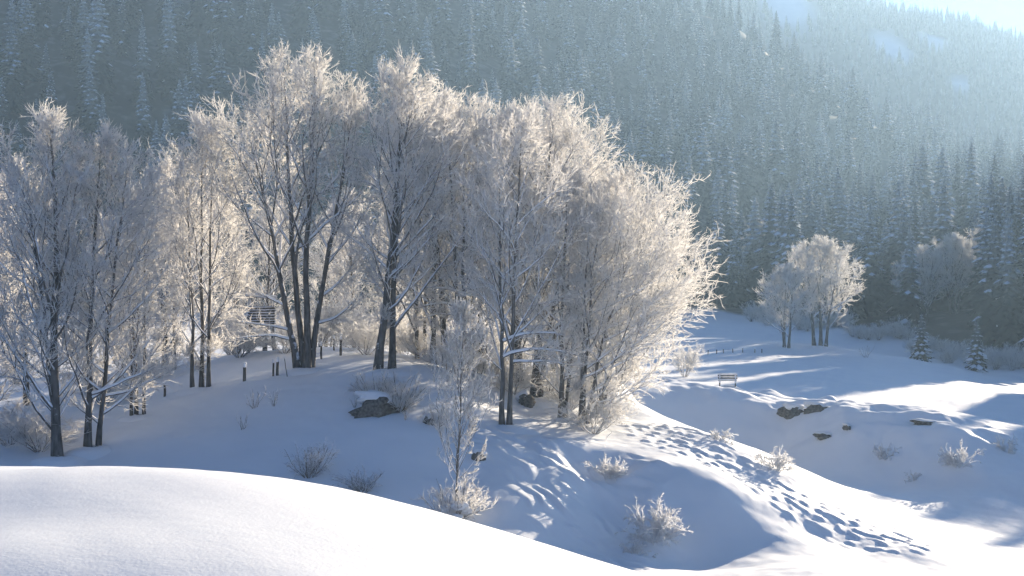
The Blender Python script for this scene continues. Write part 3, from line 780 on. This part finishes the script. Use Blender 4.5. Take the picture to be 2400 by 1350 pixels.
# 7 slanting shrubby tree with crown leaning right
H = tall(1360, 81, 400)
t_right = make_tree(17, H, [(0, 0, 1.6, 0, 0.9, 0.17), (0.1, .2, 3.2, .5, 0.72, 0.15), (-.1, -.2, .5, -.3, .8, .15), (0.2, -.1, 3.6, -.8, .5, .12)], (3.0, 0, H * 0.52, 4.0, 4.0, H * 0.5), n1=17, low=0.12, ang1=(0.5, 1.1), up1=0.35, tip_up=0.35, sidebias=(.35, 0, 0))
put_tree(t_right, 1362, 81, "slanting many-stemmed frosted tree at the grove's right foot, crown sweeping right")
# 8 V of two stems at the front of the hollow
H = tall(1185, 77, 260)
t_vee = make_tree(18, H, [(-0.15, 0, -0.7, 0, 0.8, 0.20), (0.2, 0, 0.9, 0.2, 0.95, 0.19)], (0.4, 0, H * 0.6, 3.3, 3.4, H * 0.42), n1=21, low=0.2, up1=0.55, low_limbs=[(0, .3, 1, -.3, .5, 4.0, -0.6), (0, .36, 1, -.2, .4, 3.6, -.4), (1, .24, 1, -.3, .1, 3.2, -.2)])
put_tree(t_vee, 1184, 77.3, "frosted tree whose two stems make a narrow V at the hollow's edge")
# others, turned copies
for kind, px, D, rz, sc, mir, lab in (
    (t_three, 985, 92, 1.1, 1.06, 1, "frosted tree with slim stems just right of the leaning twin trunks"),
    (t_lean, 1035, 90, 2.4, 0.95, 1, "frosted tree behind the young tree's left side, trunk leaning"),
    (t_vee, 1085, 88, 0.6, 1.02, -1, "frosted tree standing directly behind the young tree's top"),
    (t_round, 1130, 93, 2.0, 0.97, 1, "frosted tree in the back of the grove, left of the narrow V stems"),
    (t_stout, 1215, 91, 1.4, 1.0, 1, "frosted tree with a straight trunk behind the narrow V stems"),
    (t_fork, 1318, 83, 0.3, 0.88, 1, "thin-trunked frosted tree between the thick trunk and the slanting stems"),
    (t_round, 1300, 95, 4.0, 0.98, 1, "frosted tree at the back, topping the right half of the grove"),
    (t_right, 1405, 87, 0.25, 1.06, 1, "frosted tree with the rightmost crown, twigs drooping over the bright ridge"),
    (t_fork, 1395, 93, 1.0, 0.9, 1, "frosted tree behind the slanting stems, filling the right crown"),
    (t_fork, -20, 76, 2.6, 0.9, 1, "frosted tree cut by the left edge of the picture"),
    (t_three, 320, 78.5, 0.7, 0.78, 1, "small thin frosted tree just right of the forked left tree"),
    (t_vee, 60, 84, 2.2, 0.86, 1, "frosted tree standing behind the stout left trunk"),
    (t_three, 395, 93, 2.9, 0.84, 1, "frosted tree behind the bank, between the left trees and the slim three stems"),
    (t_round, 620, 104, 1.0, 0.62, 1, "sunlit frosted tree seen behind the raised hide"),
    (t_vee, 830, 108, 1.9, 0.74, 1, "sunlit frosted tree seen through the gap left of the leaning trunks"),
    (t_fork, 765, 118, 0.2, 0.78, 1, "sunlit frosted tree glowing behind the four-stemmed tree"),
    (t_stout, 930, 112, 2.7, 0.72, 1, "sunlit frosted tree glowing behind the leaning twin trunks"),
    (t_right, 560, 110, 3.4, 0.9, 1, "low sunlit frosted tree between slim three stems and raised hide"),
    (t_fork, 250, 108, 1.6, 0.7, 1, "sunlit frosted tree far behind the forked left tree"),
    (t_vee, 1180, 118, 2.9, 0.8, 1, "sunlit frosted tree deep behind the narrow V stems")):
    put_tree(kind, px, D, lab, rz=rz, sc=sc, mirror=mir)
# pair on the meadow
H = tall(1915, 238, 562)
t_pair = make_tree(19, H, [(-0.6, 0, -2.2, 0, 0.85, 0.42), (0.5, 0.3, 0.6, 0.5, 0.97, 0.42), (1.2, -0.2, 3.0, 0, 0.8, 0.36)], (0.3, 0, H * 0.57, 7.0, 6.6, H * 0.45), n1=18, n2=8, n3=7, nsp=5, tw=1.25, low=0.16, fr=2.0)
put_tree(t_pair, 1918, 236, "larger right-hand tree of the hazy frosted pair on the meadow", "pair of frosted trees on the meadow")
put_tree(t_pair, 1845, 232, "smaller left-hand tree of the hazy frosted pair on the meadow", "pair of frosted trees on the meadow", rz=2.0, sc=0.76)
for px, D, sc, lab in ((2240, 305, 0.95, "pale frosted broadleaf tree among the spruces at the right"), (2165, 296, 0.9, "pale frosted broadleaf tree left of the palest one among the spruces"), (2310, 300, 1.0, "frosted broadleaf tree among spruces near the right edge"), (1790, 372, 1.05, "frosted broadleaf tree among spruces up behind the meadow pair")):
    put_tree(t_pair, px, D, lab, "frosted broadleaf trees among the spruces", rz=px * 0.01, sc=sc)

# ------------------------------------------------------------------ young tree, shrubs, stalks
H = 9.0
t_young = make_tree(31, H, [(0, 0, 0.15, 0, 1.0, 0.085)], (0.1, 0, H * 0.62, 1.5, 1.4, H * 0.42), n1=48, n2=5, n3=5, nsp=5, tw=0.42, low=0.17, ang1=(0.45, 0.8), up1=1.0, tip_up=1.1, fr=1.3)
put_tree(t_young, 1068, 64, "slender young tree with upright frosted branches in front of the grove", None, rz=0.4, name="young_tree")

def make_bush(seed, H, spread, n, mat_s, mat_f, n2=7, n3=5, r=0.014, fr=0.013, up=0.5, curl=0.0):
    g = rng(seed); st, fm = MB(), MB()
    az = g.uniform(0, 6.28, n); tilt = spread * np.sqrt(g.random(n))
    d = np.stack([np.cos(az) * np.sin(tilt), np.sin(az) * np.sin(tilt), np.cos(tilt)], 1)
    p = np.stack([np.cos(az), np.sin(az), 0 * az], 1) * H * 0.07 * g.random((n, 1)); p[:, 2] = -0.12
    L = H * g.uniform(0.55, 1.1, n)
    L1 = grow(g, p, d, L, 6, up, 0.16, curl); R1 = np.linspace(1, .45, 6)[None] * r * g.uniform(.8, 1.3, (n, 1))
    tubes(st, L1, R1, 4, True)
    idx = np.repeat(np.arange(n), n2); t = g.uniform(0.25, 1, len(idx)); p, T = interp_poly(L1, idx, t)
    d = side_dirs(g, T, g.uniform(.35, 1.0, len(t)), g.uniform(0, 6.28, len(t)))
    L2 = grow(g, p, d, H * 0.3 * g.uniform(.4, 1.1, len(t)), 4, up * 0.4, 0.25, curl)
    tubes(fm, L2, np.linspace(1, .6, 4)[None] * fr * g.uniform(.8, 1.3, (len(t), 1)), 3, True)
    if n3:
        idx = np.repeat(np.arange(len(L2)), n3); t = g.uniform(.2, 1, len(idx)); p, T = interp_poly(L2, idx, t)
        d = side_dirs(g, T, g.uniform(.4, 1.1, len(t)), g.uniform(0, 6.28, len(t)))
        spikes(fm, p, p + d * (H * 0.11 * g.uniform(.5, 1.3, len(t)))[:, None], fr * g.uniform(.7, 1.1, len(t)))
    return st.mesh(f"bush{seed}_stems", mat_s), fm.mesh(f"bush{seed}_twigs", mat_f)
def put_bush(kind, px, D, label, group, sc=1.0, rz=0.0, cat="shrub", name="frosted_shrub"):
    x, y = xy(px, D)
    e = obj(name, None, None, (x, y, gz(x, y) - 0.02), (0, 0, rz), sc if hasattr(sc, '__len__') else (sc,) * 3); e.empty_display_size = 0.1
    tag(e, label, cat, group)
    obj("stem_cluster", kind[0], e)["kind"] = "stuff"; obj("twig_crown", kind[1], e)["kind"] = "stuff"
    return e
b_big = make_bush(41, 1.9, 1.0, 34, M_FROST, M_FROST, 9, 6, 0.020, 0.019, 0.3, 0.6)
b_mid = make_bush(42, 1.3, 1.05, 26, M_FROST, M_FROST, 8, 5, 0.018, 0.018, 0.3, 0.4)
b_low = make_bush(43, 0.8, 1.3, 18, M_FROST, M_FROST, 6, 4, 0.020, 0.020, 0.5, 0.9)
b_dark = make_bush(44, 1.9, 0.9, 30, M_DRY, M_LIMB, 8, 5, 0.013, 0.011, 0.5)
b_fuzz = make_bush(45, 1.8, 1.2, 46, M_DRY, M_TWIG, 9, 6, 0.010, 0.009, 0.5)
b_stalk = make_bush(46, 1.0, 0.5, 9, M_DRY, M_TWIG, 2, 2, 0.009, 0.008, 0.3)
b_tall = make_bush(47, 4.2, 0.75, 30, M_LIMB, M_TWIG, 11, 8, 0.022, 0.017, 0.5)
gS = "thickly frosted shrubs on the open slope"
put_bush(b_big, 1530, 65.2, "largest white frosted shrub, standing on the blue shaded slope", gS, 1.0, 0.3)
put_bush(b_mid, 1425, 71.3, "white frosted shrub at the top of the draped slope, left of the ridge", gS, 0.95, 1.0)
put_bush(b_mid, 1824, 77, "white frosted shrub on the crest of the dimpled ridge", gS, 1.05, 2.2)
put_bush(b_low, 1688, 80.5, "low sprawling frosted shrub on the ridge skyline below the bench", gS, (1.3, 1.1, 1.0), 0.4)
put_bush(b_mid, 2250, 98, "white frosted shrub on the shaded step at the right", gS, 1.35, 4.0)
put_bush(b_low, 2075, 101, "low frosted shrub with arched twigs in the middle of the step", gS, 1.5, 2.0)
put_bush(b_low, 2365, 101, "frosted shrub with upright twigs near the right edge", gS, (1.4, 1.2, 1.9), 3.0)
put_bush(b_low, 2145, 97.5, "tiny frosted sprig alone on the shaded step", gS, 0.9, 5.0)
put_bush(b_low, 1490, 63.5, "low frosted twigs at the foot of the largest shrub", gS, 1.0, 1.3)
gD = "dark leafless shrubs in the shaded gully"
put_bush(b_dark, 722, 67.5, "dark leafless shrub rising behind the snow hump, the taller one", gD, 0.95, 0.2)
put_bush(b_dark, 850, 66, "dark leafless shrub half hidden behind the snow hump, the lower one", gD, (0.9, .9, 0.6), 2.2)
put_bush(b_fuzz, 1065, 63.8, "fuzzy shrub around the young tree's foot, half buried in snow", None, 1.15, 0.6)
put_bush(b_fuzz, 935, 75, "fuzzy grey shrub beside the dark undercut bank", None, (1.5, 1.1, 1.1), 1.6)
put_bush(b_fuzz, 880, 76.5, "dense dry shrub above the dark undercut bank at the leaning trunks", None, (1.0, 1.0, 0.9), 3.0)
put_bush(b_fuzz, 1022, 73.2, "dry grass tuft hanging beside a small dark stump", None, 0.62, 2.0)
gT = "dry stalks poking through the mound's snow"
for px, D, sc, lab in ((595, 77.5, 1.15, "upright dry stalks in the snow below the leftmost two fence posts"), (568, 74.5, 0.9, "lower tuft of dry stalks nearest the camera on the mound"), (640, 77.2, 1.0, "slanting dry stalks right of the upright ones"), (950, 73.5, 0.75, "dry stalks between the dark bank and the grass tuft"), (830, 75.5, 0.7, "small dry stalks left of the dark bank"), (2030, 224, 2.2, "tiny dark sprig alone on the hazy meadow")):
    put_bush(b_stalk, px, D, lab, gT if D < 100 else None, sc, px * 0.1, "stalks", "dry_stalks")
gU = "sunlit undergrowth behind the grove"
UND = [(40, 100, "behind the stout left trunk"), (170, 112, "between the stout trunk and the forked tree"), (290, 104, "right of the forked tree"), (400, 112, "left of the slim three stems"), (545, 100, "left of the raised hide"), (690, 106, "behind the four-stemmed tree's foot"), (740, 99, "just right of the four-stemmed tree's foot"),
       (800, 103, "behind the fence posts on the mound"), (870, 100, "left of the leaning twin trunks"), (950, 99, "right of the leaning twin trunks"), (1010, 97, "behind the young tree's left side"), (1100, 101, "behind the young tree's right side"), (1160, 99, "behind the narrow V stems"), (1230, 104, "left of the thick trunk in the hollow"), (1340, 97, "left of the slanting stems"), (1440, 96, "right of the slanting stems, by the bright ridge"), (1390, 79, "at the very foot of the slanting stems"), (1050, 84, "on the mound left of the young tree's crown"), (20, 74.5, "at the left edge beside the stout trunk"), (90, 73.5, "low in front of the stout left trunk"), (560, 92, "between slim three stems and hide, nearer one"), (665, 92, "just left of the four-stemmed tree's foot"), (860, 91, "low beside the leaning twin trunks, left"), (1000, 92, "low beside the leaning twin trunks, right"), (1125, 88, "low in front of the grove's middle trunks"), (1285, 91, "low behind the thick trunk in the hollow"), (1335, 87, "low between thick trunk and slanting stems"), (1205, 87, "low right of the narrow V stems"), (360, 90, "low on the bank right of the small thin tree"), (240, 84, "low behind the forked left tree")]
for q, (px, D, t_) in enumerate(UND):
    put_bush(b_tall, px, D, "frosted undergrowth thicket " + t_, gU, (0.9, 0.9, (0.75 + 0.25 * ((q * 37) % 5) / 4) if D > 96 else 0.5), q * 1.3, "thicket", "frosted_thicket")
put_bush(b_tall, 1605, 160, "dim hazy thicket on the meadow just right of the grove", None, 0.9, 0.5, "thicket", "frosted_thicket")
# brush along the forest edge
g = rng(77); spots = []
for px in np.linspace(1760, 2420, 44):
    D = float(edge_depth(px)) - g.uniform(3, 20); spots.append((px + g.uniform(-8, 8), D))
cnt = {}; ORDN = ORD + ['fifteenth', 'sixteenth', 'seventeenth', 'eighteenth']; spots.sort()
for q, (px, D) in enumerate(spots):
    where = "left of the frosted meadow pair" if px < 1800 else ("behind the frosted meadow pair" if px < 1990 else ("right of the frosted meadow pair" if px < 2200 else "near the right edge"))
    cnt[where] = cnt.get(where, -1) + 1
    put_bush(b_tall, px, D, ORDN[cnt[where]] + " clump from left of low frosted forest-edge brush " + where, "brush along the forest edge " + where, (0.9, 0.9, float(g.uniform(0.5, 0.95))), q * 0.7, "brush", "forest_edge_brush")
def small_spruce(px, D, H, k, label):
    x, y = xy(px, D); e = spruce(px, (x, y, gz(x, y) - 0.1), H, k, px, 1.15, label, "small spruces on the meadow edge")
small_spruce(2160, 248, 8.0, 6, "small snow-laden spruce standing in front of the forest, the slimmer one")
small_spruce(2290, 233, 8.0, 6, "small snow-laden spruce standing in front of the forest, the fuller right one")

# bent grass stalk
def stalk(px, D, H, label, bend=0.5):
    x, y = xy(px, D); t = np.linspace(0, 1, 9)
    pl = np.stack([0.12 * t + bend * H * np.clip(t - .45, 0, 1) ** 1.3, 0 * t, H * (t - 0.55 * np.clip(t - .6, 0, 1) ** 1.2)], 1)
    mb = MB(); tubes(mb, pl[None], (0.018 + 0.014 * t)[None], 5, True)
    e = obj("grass_stalk", None, None, (x, y, gz(x, y) - .05)); tag(e, label, "stalk")
    obj("stem", mb.mesh("stalk_stem", M_FROST), e)
    g = rng(int(px)); k = g.integers(4, 9, 40); p = pl[k]; d = unit(g.normal(size=(40, 3)))
    m2 = MB(); spikes(m2, p, p + d * 0.07, np.full(40, 0.012)); obj("seed_head", m2.mesh("stalk_rime", M_FROST), e)["kind"] = "stuff"
stalk(1418, 74.5, 0.95, "single bent grass stalk sticking up left of the ridge")

# ------------------------------------------------------------------ bare earth, stumps
def lump(seed, sx, sy, sz, mat, rough=0.35, nu=18, nv=10, name="lump"):
    g = rng(seed); u = np.linspace(0, 2 * math.pi, nu, endpoint=False); v = np.linspace(-1, 1, nv)
    U, Vv = np.meshgrid(u, v); c = np.sqrt(np.maximum(1 - Vv ** 2, 0))
    X, Y, Z = c * np.cos(U), c * np.sin(U), Vv
    k = 1 + rough * (noise(X * 1.7 + seed, Y * 1.7 + Z * 1.9) * 1.6 + 0.6 * noise(X * 4 + seed, Y * 4 + Z * 3.7))
    V = np.stack([X * k * sx, Y * k * sy, Z * k * sz], -1).reshape(-1, 3)
    i = np.arange(nv - 1)[:, None] * nu; j = np.arange(nu)[None]; j2 = (j + 1) % nu
    F4 = np.stack([i + j, i + j2, i + nu + j2, i + nu + j], -1).reshape(-1, 4)
    return mesh(name, V, [F4], mat, True)
def earth(px, py, D, sx, sz, label, seed, tilt=0.0, group=None, cat="bare earth", name="earth_bank", cap=True, sy=0.5):
    x, y, z = P(px, py, D)
    zz = gz(x, y)
    e = obj(name, None, None, (x, y, zz), (0, tilt, 0)); tag(e, label, cat, group)
    obj("soil_face" if name != "tree_stump" else "stump_wood", lump(seed, sx, sy, sz, M_EARTH, 0.45, name="soil"), e)
    if cap:
        c = obj("snow_cap", lump(seed + 500, sx * 1.06, sy * 0.95, sz * 0.5, M_CAP, 0.3, name="cap"), e, (0.0, sy * 0.35, sz * 0.85))
    return e
earth(882, 952, 74.6, 1.1, 0.8, "dark undercut earth bank below the leaning twin trunks", 201, 0.12, sy=0.7)
earth(1234, 928, 85.0, 0.42, 0.62, "dark tilted earth wedge in the hollow below the thick trunk", 202, -0.4, sy=0.5)
earth(1122, 1082, 69.8, 0.30, 0.32, "small dark stump on the slope right of the young tree", 203, 0.2, name="tree_stump", cat="stump", sy=0.3)
earth(1002, 992, 73.4, 0.2, 0.36, "narrow dark stump beside the dry grass tuft", 204, 0.0, name="tree_stump", cat="stump", sy=0.2)
gE = "bare earth scars on the step below the bench"
for px, py, D, sx, sz, lab, sd_ in ((1856, 968, 110.5, 0.8, 0.62, "largest bare earth scar under the step's crest", 205), (1912, 970, 110.0, 0.8, 0.5, "bare earth scar just right of the largest one", 206), (1932, 1011, 105.5, 0.7, 0.26, "thin bare earth streak lower on the step", 207), (1985, 1010, 105.3, 0.25, 0.24, "small bare earth spot right of the thin streak", 208), (2170, 1000, 104.5, 0.9, 0.22, "long thin earth streak toward the right of the step", 209)):
    earth(px, py, D, sx, sz, lab, sd_, 0.1, gE, sy=0.55)

# ------------------------------------------------------------------ posts, hide, bench
def post(px, D, h, label, group, r=0.055, lean=0.0, cap=True, name="fence_post"):
    x, y = xy(px, D); mb = MB(); t = np.linspace(0, 1, 5)
    g = rng(int(px * 7)); pl = np.stack([lean * h * t + g.normal(size=5) * 0.008, g.normal(size=5) * 0.008, -0.3 + (h + 0.3) * t], 1)
    tubes(mb, pl[None], np.array([[1.1, 1.02, 1, .97, .94]]) * r, 8, True)
    e = obj(name, None, None, (x, y, gz(x, y))); tag(e, label, "post" if name == "fence_post" else "stick", group)
    obj("shaft", mb.mesh("post_shaft", M_WOOD, False), e)
    if cap: obj("snow_cap", lump(int(px), r * 1.25, r * 1.25, r * 1.0, M_CAP, 0.15, 10, 6, "post_cap"), e, (lean * h, 0, h + r * 0.3))
gP = "old fence posts on the mound"
for px, D, h, r, ln, lab in ((572, 82, 0.95, 0.09, 0.02, "stout snow-capped fence post, leftmost on the mound"), (640, 83, 0.9, 0.055, 0.0, "thin fence post, left one of the close pair"), (649, 83.1, 0.95, 0.08, 0.03, "thicker fence post, right one of the close pair"), (385, 84, 0.8, 0.07, 0.0, "lone fence post by the left-hand trees"),
                             (752, 88.5, 1.0, 0.06, 0.02, "thin fence post right of the four-stemmed tree's foot"), (782, 93, 0.9, 0.05, 0.0, "dark fence post on the mound's skyline, left of the tallest"), (798, 90.5, 1.25, 0.075, 0.02, "tallest dark fence post on the mound's skyline"), (841, 94, 0.75, 0.05, -0.06, "short fence post leaning left near the leaning trunks")):
    post(px, D, h, lab, gP, r, ln)
post(674, 82.6, 1.3, "thin dark stick leaning left beside the close pair of posts", None, 0.022, -0.18, False, "leaning_stick")
gF = "tiny distant fence posts on the hazy meadow"
for q, px in enumerate((1627, 1660, 1680, 1696, 1718, 1741, 1770, 1786)):
    post(px, 214 + q * 1.2, 0.75, ORD[q] + " tiny fence post from the left on the hazy meadow", gF, 0.07, 0.03 * math.sin(px), False)

def hide():
    x, y = xy(612, 97); z = gz(x, y)
    e = obj("raised_hide", None, None, (x, y, z), (0, 0, 0.25), 0.86); tag(e, "raised wooden hunting hide on stilts with ladder, behind the four-stemmed tree", "hide")
    zf = 2.15
    for sx in (-1, 1):
        for sy in (-1, 1):
            mb = MB(); tubes(mb, np.array([[[sx * 1.0, sy * .85, -.3], [sx * .8, sy * .7, zf + .1]]]), np.array([[.085, .07]]), 8); obj("leg", mb.mesh("hide_leg", M_WOOD), e)
    for a, b in (((-1, -.85), (1, -.85)), ((-1, .85), (1, .85))):
        mb = MB(); tubes(mb, np.array([[[a[0] * .97, a[1] * .97, .5], [b[0] * .97, b[1] * .97, .62]]]), np.array([[.045, .045]]), 6); obj("brace", mb.mesh("hide_brace", M_WOOD), e)
        mb = MB(); tubes(mb, np.array([[[a[0] * .95, a[1] * .93, .6], [b[0] * .8, b[1] * .86, 2.0]]]), np.array([[.04, .04]]), 6); obj("brace", mb.mesh("hide_brace2", M_WOOD), e)
    mb = MB(); box(mb, (0, 0, zf + .05), (2.0, 1.7, .1)); obj("platform", mb.mesh("hide_floor", M_WOOD), e)
    for k in range(6):                                      # wall planks, front and sides
        mb = MB(); box(mb, (0, -.8, zf + .2 + k * .2), (1.86, .04, .196)); obj("plank", mb.mesh("hide_plank_f", M_WOOD), e)
        for sx in (-1, 1):
            mb = MB(); box(mb, (sx * .93, 0, zf + .2 + k * .2), (.04, 1.52, .196)); obj("plank", mb.mesh("hide_plank_s", M_WOOD), e)
        mb = MB(); box(mb, (0, .8, zf + .2 + k * .2), (1.86, .04, .196)); obj("plank", mb.mesh("hide_plank_b", M_WOOD), e)
    for sx in (-1, 1):
        for sy in (-1, 1):
            mb = MB(); box(mb, (sx * .87, sy * .74, zf + 1.0), (.08, .08, 1.9)); obj("corner_post", mb.mesh("hide_corner", M_WOOD), e)
    mb = MB(); box(mb, (0, 0, zf + 1.98), (2.3, 2.0, .07), 0, 0.1); r_ = obj("roof", mb.mesh("hide_roof", M_WOOD), e)
    mb = MB(); box(mb, (0, 0, zf + 2.12), (2.22, 1.92, .2), 0, 0.1); obj("snow_cap", mb.mesh("hide_snow", M_CAP), r_)
    lad = obj("ladder", None, e)
    for sy in (-.28, .28):
        mb = MB(); tubes(mb, np.array([[[-1.75, sy, -.3], [-1.0, sy, zf + .5]]]), np.array([[.045, .04]]), 6); obj("rail", mb.mesh("ladder_rail", M_WOOD), lad)
    for k in range(8):
        t = (k + 1) / 9; mb = MB(); q = [-1.75 + .75 * t, 0, -.3 + (zf + .8) * t]
        tubes(mb, np.array([[[q[0], -.34, q[2]], [q[0], .34, q[2]]]]), np.array([[.035, .035]]), 6, True)
        rg = obj("rung", mb.mesh("ladder_rung", M_WOOD), lad)
        m2 = MB(); tubes(m2, np.array([[[q[0], -.3, q[2] + .055], [q[0], .3, q[2] + .055]]]), np.array([[.05, .05]]), 6, True); obj("snow_on_rung", m2.mesh("rung_snow", M_CAP), lad)
hide()

def bench():
    x, y = xy(1706, 138); z = gz(x, y)
    e = obj("bench", None, None, (x, y, z), (0, 0, -0.15)); tag(e, "frost-covered wooden bench on top of a snow mound in the meadow", "bench")
    def part(nm, c, sz, tilt=None, mat=M_WOOD, par=None):
        mb = MB(); box(mb, c, sz, 0, None); o = obj(nm, mb.mesh("bench_" + nm, mat), par or e)
        return o
    for sx in (-.72, .72):
        part("leg", (sx, -.2, .22), (.12, .1, .54)); part("leg", (sx, .22, .46), (.12, .1, 1.04))
        part("armrest", (sx, 0, .68), (.11, .55, .07))
    for k in range(3): part("seat_slat", (0, -.2 + k * .17, .5), (1.75, .14, .05))
    for k, zz in enumerate((.72, .95)):
        s_ = part("back_slat", (0, .285, zz), (1.8, .05, .17)); part("frost_rim", (0, .285, zz + .115), (1.78, .10, .06), None, M_FROST, s_)
    s_ = part("seat_snow", (0, -.03, .575), (1.7, .5, .1), None, M_CAP)
    g = rng(9); p = np.stack([g.uniform(-.95, .95, 260), g.uniform(-.3, .35, 260), g.uniform(.45, 1.1, 260)], 1); p[:130, 1] = .29; p[:130, 2] = g.choice([.72, 1.08], 130)
    mb = MB(); spikes(mb, p[:130], p[:130] + unit(g.normal(size=(130, 3))) * .1, np.full(130, .015)); obj("rime", mb.mesh("bench_rime", M_FROST), e)["kind"] = "stuff"
bench()
# snow clumps on the shrub at the young tree's foot
for q, (px, D, dz, s_) in enumerate(((1045, 63.4, 0.75, .34), (1075, 63.2, 0.9, .38), (1060, 63.0, 0.45, .42), (1092, 63.4, 0.55, .30), (1040, 63.3, 0.3, .3))):
    x, y = xy(px, D)
    o = obj("snow_clump", lump(300 + q, s_, s_ * .8, s_ * .55, M_CAP, 0.4, name="clump"), None, (x, y, gz(x, y) + dz))
    tag(o, ["snow clump on the fuzzy shrub, upper left", "snow clump on the fuzzy shrub, topmost by the young trunk", "largest snow clump in the middle of the fuzzy shrub", "snow clump on the fuzzy shrub's right side", "snow clump low on the fuzzy shrub's left side"][q], "snow clump", "snow clumps on the fuzzy shrub")

# ------------------------------------------------------------------ valley haze
def haze():
    x0, x1, y0, y1, z0, z1 = -1640, 1640, -1640, 1640, -60.0, 271.0
    mb = MB(); box(mb, ((x0 + x1) / 2, (y0 + y1) / 2, (z0 + z1) / 2), (x1 - x0, y1 - y0, z1 - z0))
    m, nt, o = newmat("haze")
    v = N(nt, "ShaderNodeVolumePrincipled")
    v.inputs["Color"].default_value = (0.46, 0.71, 1.0, 1); v.inputs["Density"].default_value = HAZE_DENSITY; v.inputs["Anisotropy"].default_value = 0.32
    nt.links.new(v.outputs[0], o.inputs["Volume"])
    tag(obj("haze", mb.mesh("haze", m)), "thin bluish winter haze filling the valley air", None, None, "stuff")
haze()
